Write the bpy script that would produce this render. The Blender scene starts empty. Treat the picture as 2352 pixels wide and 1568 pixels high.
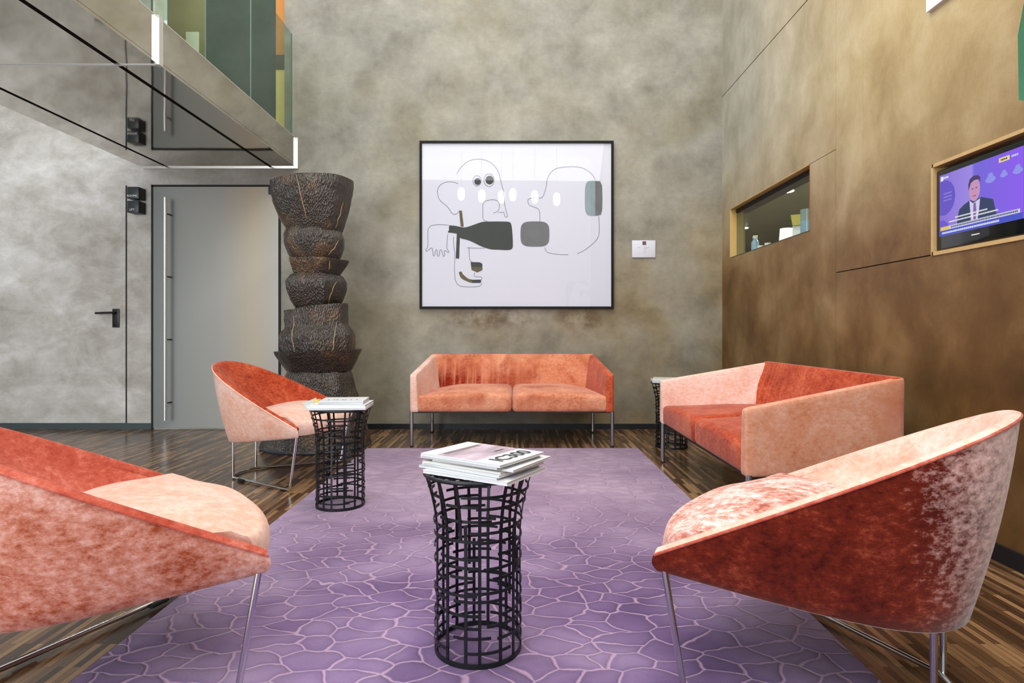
import bpy, bmesh, math, random
from mathutils import Vector, Matrix, noise as mnoise
PI = math.pi
sc = bpy.context.scene
C = sc.collection
random.seed(7)

# ------------------------------------------------------------------ helpers
def link(o, parent=None):
    C.objects.link(o)
    if parent is not None:
        o.parent = parent
    return o

def obj(name, bm, mat=None, parent=None, smooth=True, loc=None, angle=40):
    me = bpy.data.meshes.new(name)
    bmesh.ops.recalc_face_normals(bm, faces=bm.faces)
    bm.to_mesh(me); bm.free()
    if smooth:
        for p in me.polygons:
            p.use_smooth = True
        try:
            me.set_sharp_from_angle(angle=math.radians(angle))
        except Exception:
            pass
    if mat is not None:
        for m in (mat if isinstance(mat, (list, tuple)) else [mat]):
            me.materials.append(m)
    o = bpy.data.objects.new(name, me)
    if loc:
        o.location = loc
    return link(o, parent)

def tag(o, label=None, cat=None, group=None, kind=None):
    if label: o['label'] = label
    if cat: o['category'] = cat
    if group: o['group'] = group
    if kind: o['kind'] = kind
    return o

def thing(name, label, cat, loc=(0, 0, 0), rz=0, group=None):
    o = bpy.data.objects.new(name, None)
    o.empty_display_size = 0.1
    o.location = loc
    o.rotation_euler = (0, 0, rz)
    link(o)
    return tag(o, label, cat, group)

def copy_tree(o, parent=None):
    c = o.copy()
    C.objects.link(c)
    c.parent = parent
    for ch in list(o.children):
        copy_tree(ch, c)
    return c

def struct(name, bm, mat, parent=None, smooth=False):
    o = obj(name, bm, mat, parent, smooth)
    if parent is None:
        o['kind'] = 'structure'
    return o

def box(bm, x0, x1, y0, y1, z0, z1, bev=0, seg=2):
    vs = [bm.verts.new(p) for p in ((x0,y0,z0),(x1,y0,z0),(x1,y1,z0),(x0,y1,z0),
                                    (x0,y0,z1),(x1,y0,z1),(x1,y1,z1),(x0,y1,z1))]
    fs = [bm.faces.new([vs[i] for i in f]) for f in ((0,3,2,1),(4,5,6,7),(0,1,5,4),(1,2,6,5),(2,3,7,6),(3,0,4,7))]
    if bev:
        es = list({e for f in fs for e in f.edges})
        bmesh.ops.bevel(bm, geom=es, offset=bev, segments=seg, profile=0.5, affect='EDGES')
    return fs

def B(*a, **k):
    bm = bmesh.new()
    box(bm, *a, **k)
    return bm

def tube(bm, pts, r, seg=10, closed=False, caps=True):
    pts = [Vector(p) for p in pts]
    n = len(pts)
    rings = []
    up = None
    for i, p in enumerate(pts):
        if closed:
            t = (pts[(i+1) % n] - pts[i-1]).normalized()
        else:
            a = pts[max(i-1, 0)]; b = pts[min(i+1, n-1)]
            t = (b - a).normalized()
        if up is None:
            up = Vector((0, 0, 1)) if abs(t.z) < 0.9 else Vector((1, 0, 0))
        s = t.cross(up).normalized()
        up = s.cross(t).normalized()
        rr = r(i/(n-1)) if callable(r) else r
        rings.append([bm.verts.new(p + (s*math.cos(2*PI*k/seg) + up*math.sin(2*PI*k/seg))*rr) for k in range(seg)])
    m = n if closed else n-1
    for i in range(m):
        a = rings[i]; b = rings[(i+1) % n]
        for k in range(seg):
            bm.faces.new((a[k], a[(k+1) % seg], b[(k+1) % seg], b[k]))
    if caps and not closed:
        bm.faces.new(list(reversed(rings[0]))); bm.faces.new(rings[-1])

def fillet(pts, r, n=6):
    """polyline with rounded corners"""
    pts = [Vector(p) for p in pts]
    out = [pts[0]]
    for i in range(1, len(pts)-1):
        a, b, c = pts[i-1], pts[i], pts[i+1]
        d1 = (a-b).normalized(); d2 = (c-b).normalized()
        p0 = b + d1*r; p1 = b + d2*r
        for k in range(n+1):
            t = k/n
            out.append((1-t)**2*p0 + 2*(1-t)*t*b + t*t*p1)
    out.append(pts[-1])
    return out

def loft(bm, rings, cap0=True, cap1=True, closed=True):
    R = [[bm.verts.new(p) for p in ring] for ring in rings]
    n = len(R[0])
    for a, b in zip(R, R[1:]):
        for k in range(n if closed else n-1):
            bm.faces.new((a[k], a[(k+1) % n], b[(k+1) % n], b[k]))
    if cap0: bm.faces.new(list(reversed(R[0])))
    if cap1: bm.faces.new(R[-1])
    return R

def lathe(bm, prof, seg=32, cx=0, cy=0):
    rings = [[(cx + r*math.cos(2*PI*k/seg), cy + r*math.sin(2*PI*k/seg), z) for k in range(seg)] for r, z in prof]
    loft(bm, rings)

def soft_box(bm, x0, x1, y0, y1, z0, z1, r, n=(12, 10, 5), deform=None):
    """rounded upholstered block; deform(p, u, v, w) bends it"""
    nx, ny, nz = n
    cache = {}
    c0 = Vector((x0+r, y0+r, z0+r)); c1 = Vector((x1-r, y1-r, z1-r))
    def edge(i, m, a, b):
        # finer spacing near the ends so the rounding has vertices
        t = i/m
        t = 0.5 - 0.5*math.cos(PI*t)
        return a + (b-a)*t
    def vert(i, j, k):
        key = (i, j, k)
        if key in cache: return cache[key]
        p = Vector((edge(i, nx, x0, x1), edge(j, ny, y0, y1), edge(k, nz, z0, z1)))
        q = Vector((min(max(p.x, c0.x), c1.x), min(max(p.y, c0.y), c1.y), min(max(p.z, c0.z), c1.z)))
        d = p - q
        if d.length > 1e-9:
            p = q + d.normalized()*r
        if deform:
            cl = lambda q: min(1.0, max(0.0, q))
            p = deform(p, cl((p.x-x0)/(x1-x0)), cl((p.y-y0)/(y1-y0)), cl((p.z-z0)/(z1-z0)))
        cache[key] = bm.verts.new(p)
        return cache[key]
    def quad(a, b, c, d):
        bm.faces.new((a, b, c, d))
    for i in range(nx):
        for j in range(ny):
            quad(vert(i,j,0), vert(i,j+1,0), vert(i+1,j+1,0), vert(i+1,j,0))
            quad(vert(i,j,nz), vert(i+1,j,nz), vert(i+1,j+1,nz), vert(i,j+1,nz))
    for i in range(nx):
        for k in range(nz):
            quad(vert(i,0,k), vert(i+1,0,k), vert(i+1,0,k+1), vert(i,0,k+1))
            quad(vert(i,ny,k), vert(i,ny,k+1), vert(i+1,ny,k+1), vert(i+1,ny,k))
    for j in range(ny):
        for k in range(nz):
            quad(vert(0,j,k), vert(0,j,k+1), vert(0,j+1,k+1), vert(0,j+1,k))
            quad(vert(nx,j,k), vert(nx,j+1,k), vert(nx,j+1,k+1), vert(nx,j,k+1))

def text_mesh(txt, size, mat_name=None, extrude=0.0006, font_bold=False):
    cu = bpy.data.curves.new('lettering', 'FONT')
    cu.body = txt; cu.size = size; cu.extrude = extrude
    cu.align_x = 'CENTER'; cu.align_y = 'CENTER'
    if font_bold: cu.offset = size*0.015
    o = bpy.data.objects.new('lettering', cu)
    C.objects.link(o)
    dg = bpy.context.evaluated_depsgraph_get()
    me = bpy.data.meshes.new_from_object(o.evaluated_get(dg))
    bpy.data.objects.remove(o)
    return me

def text_obj(name, txt, size, mat, parent, loc, rot, bold=False):
    me = text_mesh(txt, size, font_bold=bold)
    me.materials.clear(); me.materials.append(mat)
    o = bpy.data.objects.new(name, me)
    o.location = loc; o.rotation_euler = rot
    return link(o, parent)

# ------------------------------------------------------------------ materials
def srgb(r, g, b):
    f = lambda c: (c/255/12.92) if c/255 <= 0.04045 else ((c/255+0.055)/1.055)**2.4
    return (f(r), f(g), f(b), 1)

class NT:
    def __init__(self, name):
        self.m = bpy.data.materials.new(name)
        self.m.use_nodes = True
        self.t = self.m.node_tree
        self.t.nodes.clear()
        self.out = self.t.nodes.new('ShaderNodeOutputMaterial')
    def n(self, typ, **kw):
        nd = self.t.nodes.new(typ)
        for k, v in kw.items():
            if k.startswith('i_'):
                key = k[2:].replace('_', ' ')
                nd.inputs[key].default_value = v
            else:
                setattr(nd, k, v)
        return nd
    def l(self, a, b):
        self.t.links.new(a, b)
    def coords(self, kind='Object', scale=(1,1,1), rot=(0,0,0), loc=(0,0,0)):
        tc = self.n('ShaderNodeTexCoord')
        mp = self.n('ShaderNodeMapping')
        mp.inputs['Scale'].default_value = scale
        mp.inputs['Rotation'].default_value = rot
        mp.inputs['Location'].default_value = loc
        self.l(tc.outputs[kind], mp.inputs['Vector'])
        return mp.outputs['Vector']
    def noise(self, vec, scale, detail=4, rough=0.55, dist=0.0):
        nd = self.n('ShaderNodeTexNoise')
        nd.inputs['Scale'].default_value = scale
        nd.inputs['Detail'].default_value = detail
        nd.inputs['Roughness'].default_value = rough
        nd.inputs['Distortion'].default_value = dist
        self.l(vec, nd.inputs['Vector'])
        return nd.outputs['Fac']
    def ramp(self, fac, stops, interp='LINEAR'):
        nd = self.n('ShaderNodeValToRGB')
        nd.color_ramp.interpolation = interp
        el = nd.color_ramp.elements
        while len(el) < len(stops): el.new(0.5)
        for e, (p, c) in zip(el, stops):
            e.position = p
            e.color = c if len(c) == 4 else (*c, 1)
        self.l(fac, nd.inputs['Fac'])
        return nd.outputs['Color']
    def mix(self, fac, a, b, mode='MIX'):
        nd = self.n('ShaderNodeMix', data_type='RGBA', blend_type=mode)
        for s, v in ((0, fac), (6, a), (7, b)):
            if hasattr(v, 'links') or hasattr(v, 'is_linked'):
                self.l(v, nd.inputs[s])
            else:
                nd.inputs[s].default_value = v
        return nd.outputs[2]
    def math(self, op, a, b=0.0):
        nd = self.n('ShaderNodeMath', operation=op)
        for s, v in ((0, a), (1, b)):
            if hasattr(v, 'is_linked'): self.l(v, nd.inputs[s])
            else: nd.inputs[s].default_value = v
        return nd.outputs[0]
    def maprange(self, v, a, b, c=0.0, d=1.0):
        nd = self.n('ShaderNodeMapRange')
        self.l(v, nd.inputs[0])
        for s, x in zip((1,2,3,4), (a,b,c,d)): nd.inputs[s].default_value = x
        return nd.outputs[0]
    def bump(self, h, strength=0.3, dist=0.01):
        nd = self.n('ShaderNodeBump')
        nd.inputs['Strength'].default_value = strength
        nd.inputs['Distance'].default_value = dist
        self.l(h, nd.inputs['Height'])
        return nd.outputs['Normal']
    def pbr(self, color, rough=0.5, metal=0.0, normal=None, spec=0.5, **kw):
        p = self.n('ShaderNodeBsdfPrincipled')
        def put(k, v):
            if hasattr(v, 'is_linked'): self.l(v, p.inputs[k])
            else: p.inputs[k].default_value = v
        put('Base Color', color); put('Roughness', rough); put('Metallic', metal)
        put('Specular IOR Level', spec)
        if normal is not None: self.l(normal, p.inputs['Normal'])
        for k, v in kw.items(): put(k.replace('_', ' '), v)
        self.l(p.outputs[0], self.out.inputs['Surface'])
        self.p = p
        return self.m

def plain(name, col, rough=0.5, metal=0.0, var=0.06, scale=30, **kw):
    t = NT(name)
    v = t.coords()
    f = t.noise(v, scale, 3)
    c = t.mix(f, tuple(x*(1-var) for x in col[:3]) + (1,), tuple(min(1, x*(1+var)) for x in col[:3]) + (1,))
    return t.pbr(c, rough, metal, **kw)

def emis(name, col, strength=1.0):
    t = NT(name)
    e = t.n('ShaderNodeEmission')
    e.inputs['Color'].default_value = col
    e.inputs['Strength'].default_value = strength
    t.l(e.outputs[0], t.out.inputs['Surface'])
    return t.m

def glass_mat(name, tint, refl_rough=0.0, ior=1.5, base=0.0):
    """thin pane: straight-through tinted transmission plus a Fresnel mirror"""
    t = NT(name)
    tr = t.n('ShaderNodeBsdfTransparent'); tr.inputs['Color'].default_value = tint
    gl = t.n('ShaderNodeBsdfGlossy'); gl.inputs['Roughness'].default_value = refl_rough
    fr = t.n('ShaderNodeFresnel'); fr.inputs['IOR'].default_value = ior
    fac = fr.outputs[0] if not base else t.math('ADD', fr.outputs[0], base)
    ge = t.n('ShaderNodeNewGeometry')
    fac = t.math('MULTIPLY', fac, t.math('SUBTRACT', 1.0, ge.outputs['Backfacing']))
    mx = t.n('ShaderNodeMixShader')
    t.l(fac, mx.inputs[0]); t.l(tr.outputs[0], mx.inputs[1]); t.l(gl.outputs[0], mx.inputs[2])
    t.l(mx.outputs[0], t.out.inputs['Surface'])
    return t.m

def m_plaster(name, light=0.0):
    t = NT(name)
    v = t.coords()
    big = t.noise(v, 1.0, 4, 0.55, 0.3)
    mid = t.noise(v, 2.8, 10, 0.66, 0.15)
    trowel = t.noise(t.coords(scale=(1, 1, 1.5), rot=(0, 0.6, 0)), 3.0, 10, 0.66, 0.35)
    fine = t.noise(t.coords(scale=(0.7, 1, 1.4)), 20, 8, 0.75, 0.2)
    sep = t.n('ShaderNodeSeparateXYZ'); t.l(v, sep.inputs[0])
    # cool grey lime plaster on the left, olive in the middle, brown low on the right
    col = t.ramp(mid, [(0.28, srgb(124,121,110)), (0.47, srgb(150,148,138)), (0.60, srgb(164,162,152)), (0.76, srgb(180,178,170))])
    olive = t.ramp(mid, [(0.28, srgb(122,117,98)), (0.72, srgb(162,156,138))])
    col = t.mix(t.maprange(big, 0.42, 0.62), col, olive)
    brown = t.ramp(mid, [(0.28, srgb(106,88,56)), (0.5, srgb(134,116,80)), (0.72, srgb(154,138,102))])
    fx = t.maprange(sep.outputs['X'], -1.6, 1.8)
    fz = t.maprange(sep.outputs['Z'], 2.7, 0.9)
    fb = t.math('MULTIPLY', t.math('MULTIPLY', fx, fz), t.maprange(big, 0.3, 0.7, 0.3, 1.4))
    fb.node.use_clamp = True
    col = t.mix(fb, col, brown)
    # brown stains on the plaster under the picture
    for sx_, sz_, wx in ((-0.25, 1.08, 0.55), (0.62, 1.07, 0.28)):
        dx = t.math('DIVIDE', t.math('SUBTRACT', sep.outputs['X'], sx_), wx)
        dz = t.math('DIVIDE', t.math('SUBTRACT', sep.outputs['Z'], sz_), 0.13)
        rr = t.math('ADD', t.math('MULTIPLY', dx, dx), t.math('MULTIPLY', dz, dz))
        g = t.math('MULTIPLY', t.maprange(rr, 1.0, 0.0, 0.0, 1.0), t.maprange(mid, 0.56, 0.40, 0.0, 0.9))
        col = t.mix(g, col, srgb(88,66,36))
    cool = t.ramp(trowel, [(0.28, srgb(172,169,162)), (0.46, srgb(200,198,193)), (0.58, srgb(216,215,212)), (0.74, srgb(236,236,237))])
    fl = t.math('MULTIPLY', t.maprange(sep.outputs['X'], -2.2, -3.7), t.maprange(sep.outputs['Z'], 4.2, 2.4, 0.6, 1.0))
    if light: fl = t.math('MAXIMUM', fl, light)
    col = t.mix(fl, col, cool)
    spots = t.ramp(big, [(0.34, (0.82,0.80,0.77,1)), (0.52, (1,1,1,1))])
    col = t.mix(0.8, col, spots, 'MULTIPLY')
    fcol = t.ramp(fine, [(0.3, (0.86,0.86,0.86,1)), (0.65, (1.05,1.05,1.05,1))])
    col = t.mix(0.7, col, fcol, 'MULTIPLY')
    nb = t.bump(fine, 0.08, 0.003)
    return t.pbr(col, 0.55, 0, nb, 0.3)

def m_bronze(name):
    t = NT(name)
    v = t.coords()
    big = t.noise(v, 0.9, 4, 0.55, 0.3)
    mid = t.noise(t.coords(scale=(1, 1, 0.8)), 3.4, 8, 0.62, 0.3)
    fine = t.noise(t.coords(scale=(1, 30, 3)), 6, 4, 0.6)
    weave = t.noise(t.coords(scale=(1, 4, 40)), 5, 4, 0.6)
    sep = t.n('ShaderNodeSeparateXYZ'); t.l(v, sep.inputs[0])
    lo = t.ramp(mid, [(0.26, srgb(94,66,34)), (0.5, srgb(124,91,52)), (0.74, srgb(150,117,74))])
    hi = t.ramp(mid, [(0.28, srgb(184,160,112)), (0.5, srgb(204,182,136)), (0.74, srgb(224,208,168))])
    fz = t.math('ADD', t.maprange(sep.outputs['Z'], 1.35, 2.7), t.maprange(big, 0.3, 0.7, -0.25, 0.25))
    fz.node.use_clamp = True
    col = t.mix(fz, lo, hi)  # patina paling upwards, with part of the light on the wall painted in
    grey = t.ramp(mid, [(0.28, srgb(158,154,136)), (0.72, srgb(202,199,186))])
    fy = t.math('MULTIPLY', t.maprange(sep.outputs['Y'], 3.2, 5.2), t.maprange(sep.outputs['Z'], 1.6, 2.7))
    col = t.mix(fy, col, grey)  # grey light near the upper far corner, put into the colour
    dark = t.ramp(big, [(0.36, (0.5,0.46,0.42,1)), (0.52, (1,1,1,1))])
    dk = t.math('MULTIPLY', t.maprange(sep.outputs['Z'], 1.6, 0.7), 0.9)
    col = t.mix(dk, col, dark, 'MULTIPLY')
    col = t.mix(0.45, col, t.ramp(fine, [(0.3, (0.84,0.84,0.84,1)), (0.7, (1.08,1.08,1.08,1))]), 'MULTIPLY')
    col = t.mix(0.35, col, t.ramp(weave, [(0.3, (0.84,0.84,0.84,1)), (0.7, (1.08,1.08,1.08,1))]), 'MULTIPLY')
    rg = t.maprange(mid, 0.3, 0.7, 0.48, 0.36)
    return t.pbr(col, rg, 0.2, t.bump(fine, 0.04, 0.002), 0.5)

def m_floor(name):
    t = NT(name)
    v = t.coords(rot=(0, 0, PI/2))
    br = t.n('ShaderNodeTexBrick', offset=0.37, offset_frequency=2)
    t.l(v, br.inputs['Vector'])
    br.inputs['Scale'].default_value = 1.0
    br.inputs['Brick Width'].default_value = 0.34
    br.inputs['Row Height'].default_value = 0.022
    br.inputs['Mortar Size'].default_value = 0.0006
    br.inputs['Color1'].default_value = (0, 0, 0, 1)
    br.inputs['Color2'].default_value = (1, 1, 1, 1)
    br.inputs['Mortar'].default_value = (0, 0, 0, 1)
    grain = t.noise(t.coords(scale=(28, 1.6, 1)), 4, 5, 0.6)
    tone = t.math('ADD', br.outputs['Color'], t.maprange(grain, 0.3, 0.7, -0.16, 0.16))
    col = t.ramp(tone, [(0.05, srgb(62,42,28)), (0.35, srgb(88,62,42)), (0.65, srgb(112,82,56)), (0.95, srgb(164,126,88))])
    mor = t.mix(br.outputs['Fac'], col, srgb(24,15,10))
    return t.pbr(mor, t.maprange(grain, 0.3, 0.7, 0.16, 0.28), 0, None, 0.5)

def m_rug(name):
    t = NT(name)
    v = t.coords()
    wob = t.n('ShaderNodeTexNoise'); wob.inputs['Scale'].default_value = 7; wob.inputs['Detail'].default_value = 2
    t.l(v, wob.inputs['Vector'])
    add = t.n('ShaderNodeVectorMath', operation='MULTIPLY_ADD')
    t.l(wob.outputs['Color'], add.inputs[0]); add.inputs[1].default_value = (0.11,0.09,0); t.l(v, add.inputs[2])
    mp = t.n('ShaderNodeMapping'); mp.inputs['Scale'].default_value = (0.72, 1.12, 0)
    t.l(add.outputs[0], mp.inputs['Vector'])
    vo = t.n('ShaderNodeTexVoronoi', feature='DISTANCE_TO_EDGE', voronoi_dimensions='2D')
    vo.inputs['Scale'].default_value = 11.5; vo.inputs['Randomness'].default_value = 1.0
    t.l(mp.outputs[0], vo.inputs['Vector'])
    vc = t.n('ShaderNodeTexVoronoi', feature='F1', voronoi_dimensions='2D')
    vc.inputs['Scale'].default_value = 11.5; vc.inputs['Randomness'].default_value = 1.0
    t.l(mp.outputs[0], vc.inputs['Vector'])
    big = t.noise(v, 1.6, 3, 0.5, 0.3)
    fib = t.noise(t.coords(scale=(40, 160, 40)), 3, 3, 0.7)
    sep = t.n('ShaderNodeSeparateXYZ'); t.l(v, sep.inputs[0])
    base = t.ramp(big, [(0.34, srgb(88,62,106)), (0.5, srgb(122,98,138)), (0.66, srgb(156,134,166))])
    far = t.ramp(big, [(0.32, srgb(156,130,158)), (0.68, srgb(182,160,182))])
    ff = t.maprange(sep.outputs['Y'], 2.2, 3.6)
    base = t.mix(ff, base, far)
    cell = t.n('ShaderNodeSeparateColor'); t.l(vc.outputs['Color'], cell.inputs[0])
    base = t.mix(0.55, base, t.ramp(cell.outputs[0], [(0.0, (0.80,0.76,0.84,1)), (1.0, (1.14,1.12,1.12,1))]), 'MULTIPLY')
    line = t.ramp(vo.outputs['Distance'], [(0.0, (1,1,1,1)), (0.018, (1,1,1,1)), (0.05, (0,0,0,1))])
    lc = srgb(206,172,200)
    soft = t.ramp(vo.outputs['Distance'], [(0.05, (0.82,0.80,0.84,1)), (0.3, (1.05,1.05,1.05,1))])
    base = t.mix(0.8, base, soft, 'MULTIPLY')
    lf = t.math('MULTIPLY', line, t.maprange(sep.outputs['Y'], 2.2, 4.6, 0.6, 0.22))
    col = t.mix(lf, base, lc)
    col = t.mix(0.55, col, t.ramp(fib, [(0.3, (0.74,0.74,0.74,1)), (0.7, (1.14,1.14,1.14,1))]), 'MULTIPLY')
    h = t.ramp(vo.outputs['Distance'], [(0.0, (0,0,0,1)), (0.09, (0.75,0.75,0.75,1)), (0.4, (1,1,1,1))])
    hh = t.math('ADD', h, t.math('MULTIPLY', fib, 0.15))
    return t.pbr(col, 0.95, 0, t.bump(hh, 0.5, 0.008), 0.1, Sheen_Weight=0.15, Sheen_Roughness=0.5)

def m_velvet(name, deep, mid, light, bias=0.5, scale=1.0, sheen=0.35, tint=(1, 0.8, 0.74, 1), contrast=1.0, painted_sheen=False, patches=0.0, low_shade=False):
    """crushed velvet: patches of nap lying either way, plus real cloth sheen"""
    t = NT(name)
    v = t.coords()
    a = t.noise(v, 4.5*scale, 5, 0.65, 0.4)
    b = t.noise(t.coords(scale=(1, 1, 1.6)), 38*scale, 6, 0.75)
    c = t.noise(t.coords(scale=(1, 1, 5)), 120*scale, 3, 0.6)
    f = t.math('ADD', t.math('MULTIPLY', t.maprange(a, 0.3, 0.7, -0.5, 0.5), 0.55*contrast), t.math('MULTIPLY', t.maprange(b, 0.3, 0.7, -0.5, 0.5), 0.6*contrast))
    f = t.math('ADD', f, t.math('MULTIPLY', t.maprange(c, 0.3, 0.7, -0.5, 0.5), 0.16))
    f = t.math('ADD', f, bias)
    col = t.ramp(f, [(0.1, deep), (0.5, mid), (0.9, light)])
    if patches:
        pz = t.noise(v, 3.2*scale, 3, 0.5, 0.2)
        pg = t.maprange(pz, 0.50, 0.64, 0.0, patches)
        pg = t.math('MULTIPLY', pg, t.maprange(b, 0.36, 0.56, 0.0, 1.0))
        col = t.mix(pg, col, deep)
    if low_shade:
        # shading and crease shadows painted in towards the lower left of the back
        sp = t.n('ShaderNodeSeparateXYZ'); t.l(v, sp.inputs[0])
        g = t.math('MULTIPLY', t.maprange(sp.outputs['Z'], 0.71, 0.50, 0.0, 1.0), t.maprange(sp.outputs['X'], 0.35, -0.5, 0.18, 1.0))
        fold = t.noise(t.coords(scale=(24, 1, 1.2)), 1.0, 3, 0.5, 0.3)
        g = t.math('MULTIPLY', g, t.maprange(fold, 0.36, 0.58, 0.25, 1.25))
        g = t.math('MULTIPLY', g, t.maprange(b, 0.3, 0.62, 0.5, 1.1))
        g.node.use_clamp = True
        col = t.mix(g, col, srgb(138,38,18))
    if painted_sheen:
        # grazing sheen painted pale and blotchy round the back of the shell
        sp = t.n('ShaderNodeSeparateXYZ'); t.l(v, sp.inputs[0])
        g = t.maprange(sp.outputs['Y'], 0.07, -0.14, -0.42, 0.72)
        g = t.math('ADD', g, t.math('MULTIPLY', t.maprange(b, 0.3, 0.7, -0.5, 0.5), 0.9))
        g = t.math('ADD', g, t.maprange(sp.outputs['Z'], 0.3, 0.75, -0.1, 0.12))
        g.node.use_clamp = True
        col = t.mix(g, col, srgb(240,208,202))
    nb = t.bump(t.math('ADD', t.math('MULTIPLY', b, 0.5), c), 0.18, 0.0015)
    return t.pbr(col, 0.85, 0, nb, 0.12, Sheen_Weight=sheen, Sheen_Roughness=0.35, Sheen_Tint=tint)

def m_wood_carved(name, k=1.0):
    t = NT(name)
    v = t.coords()
    a = t.noise(v, 3.2, 4, 0.6, 0.3)
    wob = t.n('ShaderNodeTexNoise'); wob.inputs['Scale'].default_value = 5
    t.l(v, wob.inputs['Vector'])
    ad = t.n('ShaderNodeVectorMath', operation='MULTIPLY_ADD')
    t.l(wob.outputs['Color'], ad.inputs[0]); ad.inputs[1].default_value = (0.05, 0.05, 0.05); t.l(v, ad.inputs[2])
    mp = t.n('ShaderNodeMapping'); mp.inputs['Scale'].default_value = (120, 120, 42); mp.inputs['Rotation'].default_value = (0.2, 0.8, 0)
    t.l(ad.outputs[0], mp.inputs['Vector'])
    vo = t.n('ShaderNodeTexVoronoi', feature='F1'); vo.inputs['Scale'].default_value = 1.0
    t.l(mp.outputs[0], vo.inputs['Vector'])
    g = t.noise(mp.outputs[0], 0.7, 3, 0.6, 0.0)
    chis = t.math('ADD', t.math('MULTIPLY', vo.outputs['Distance'], 0.75), t.math('MULTIPLY', g, 0.5))
    col = t.ramp(a, [(0.34, srgb(34*k,32*k,32*k)), (0.54, srgb(54*k,46*k,40*k)), (0.72, srgb(104*k,78*k,52*k))])
    col = t.mix(0.7, col, t.ramp(chis, [(0.35, (0.35,0.33,0.32,1)), (0.6, (0.95,0.93,0.9,1)), (0.9, (2.1,2.05,2.0,1))]), 'MULTIPLY')
    return t.pbr(col, 0.28, 0, t.bump(chis, 0.8, 0.012), 0.7)

def m_steel_panel(name):
    t = NT(name)
    v = t.coords()
    w = t.noise(v, 1.1, 2, 0.5)
    return t.pbr(srgb(206,202,194), 0.05, 1.0, t.bump(w, 0.06, 0.05), 0.5)

M = {}
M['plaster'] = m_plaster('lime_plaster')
M['plaster_door'] = m_plaster('lime_plaster_door', 0.8)
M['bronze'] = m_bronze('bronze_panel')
M['floor'] = m_floor('strip_parquet')
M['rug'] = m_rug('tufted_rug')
M['rug_edge'] = plain('rug_binding', srgb(112,88,128), 0.9)
M['gap'] = plain('shadow_gap', srgb(22,20,16), 0.7)
M['black'] = plain('black_skirting', srgb(24,27,31), 0.4)
M['ceil'] = plain('white_ceiling', srgb(205,202,194), 0.8)
M['steel'] = m_steel_panel('polished_steel')
M['steel_edge'] = plain('bright_steel_edge', srgb(232,232,230), 0.25, 0.7)
M['chrome'] = plain('chrome', srgb(205,207,210), 0.12, 1.0, 0.02)
M['legsteel'] = plain('grey_steel_leg', srgb(168,170,174), 0.22, 0.9, 0.02)
M['satin'] = plain('satin_steel', srgb(222,224,226), 0.3, 0.85, 0.02)
M['iron'] = plain('blackened_iron', srgb(26,29,33), 0.38, 0.35, 0.2, 60)
M['darkglass'] = plain('dark_green_glass', srgb(66,80,74), 0.12, 0.0, 0.25, 2)
M['gold'] = plain('brass_leaf', srgb(240,206,120), 0.45, 0.0, 0.2, 6)
M['orange'] = plain('ochre_paint', srgb(196,128,44), 0.6)
M['olive'] = plain('olive_plaster', srgb(126,116,70), 0.6, 0, 0.3, 3)
M['plate'] = plain('pale_plate', srgb(190,190,170), 0.5)
M['lintel'] = plain('dark_lintel', srgb(64,62,48), 0.5)
M['signblack'] = plain('slate_sign', srgb(42,52,58), 0.4)
M['signside'] = plain('black_sign_side', srgb(10,12,14), 0.5)
M['white'] = plain('white_lettering', srgb(238,238,238), 0.5)
M['lever'] = plain('dark_lever', srgb(34,38,40), 0.35, 0.3)
M['glass'] = glass_mat('clear_glass', (0.95,0.97,0.96,1))
M['greenglass'] = glass_mat('green_balustrade_glass', (0.72,0.82,0.76,1), 0.0, 1.52, 0.02)
M['glassedge'] = plain('glass_edge', srgb(150,170,160), 0.2)
M['picglass'] = glass_mat('picture_glass', (0.99,0.99,1.0,1), 0.0, 1.45)
M['paper'] = plain('drawing_paper', srgb(212,214,224), 0.8, 0, 0.02, 3)
M['frameblack'] = plain('black_frame', srgb(16,17,18), 0.6, spec=0.2)
M['ink'] = plain('pencil_line', srgb(96,98,104), 0.9)
M['inkdark'] = plain('dark_wash', srgb(46,50,44), 0.9, 0, 0.25, 14)
M['inkgrey'] = plain('grey_wash', srgb(104,106,106), 0.9, 0, 0.3, 14)
M['inkblue'] = plain('blue_grey_wash', srgb(138,156,160), 0.9, 0, 0.2, 14)
M['inkochre'] = plain('ochre_black_wash', srgb(92,82,44), 0.9, 0, 0.6, 40)
M['crack'] = plain('pale_crack', srgb(190,168,126), 0.6)
M['wood'] = m_wood_carved('dark_carved_wood')
M['woodgrey'] = m_wood_carved('grey_carved_wood', 1.15)
M['pages'] = plain('magazine_pages', srgb(214,220,222), 0.7)
M['cover_white'] = plain('white_cover', srgb(236,236,240), 0.25, 0, 0.02)
M['cover_grey'] = plain('grey_cover', srgb(196,202,206), 0.3, 0, 0.1)
M['cover_cream'] = plain('cream_cover', srgb(226,220,206), 0.3, 0, 0.1)
M['cover_navy'] = plain('slate_cover', srgb(104,112,128), 0.3, 0, 0.5, 25)
M['yellow'] = plain('yellow_card', srgb(236,196,84), 0.5)
M['print'] = plain('black_print', srgb(48,50,54), 0.6)
M['rubber'] = plain('black_glide', srgb(18,18,18), 0.6)
M['tvblack'] = plain('gloss_black', srgb(16,20,22), 0.08)
M['niche'] = plain('light_timber_edge', srgb(196,164,112), 0.5, 0, 0.15)
M['jamb'] = plain('brass_jamb', srgb(206,172,104), 0.4, 0.1, 0.15, 8)
M['rust'] = plain('rust_edge', srgb(150,92,48), 0.5)
M['barwall'] = plain('dim_bar_wall', srgb(160,164,144), 0.35, 0, 0.2, 1.5)
M['porcelain'] = plain('white_porcelain', srgb(246,244,238), 0.4)
M['yellowbox'] = plain('yellow_box', srgb(240,226,110), 0.5)
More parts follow.
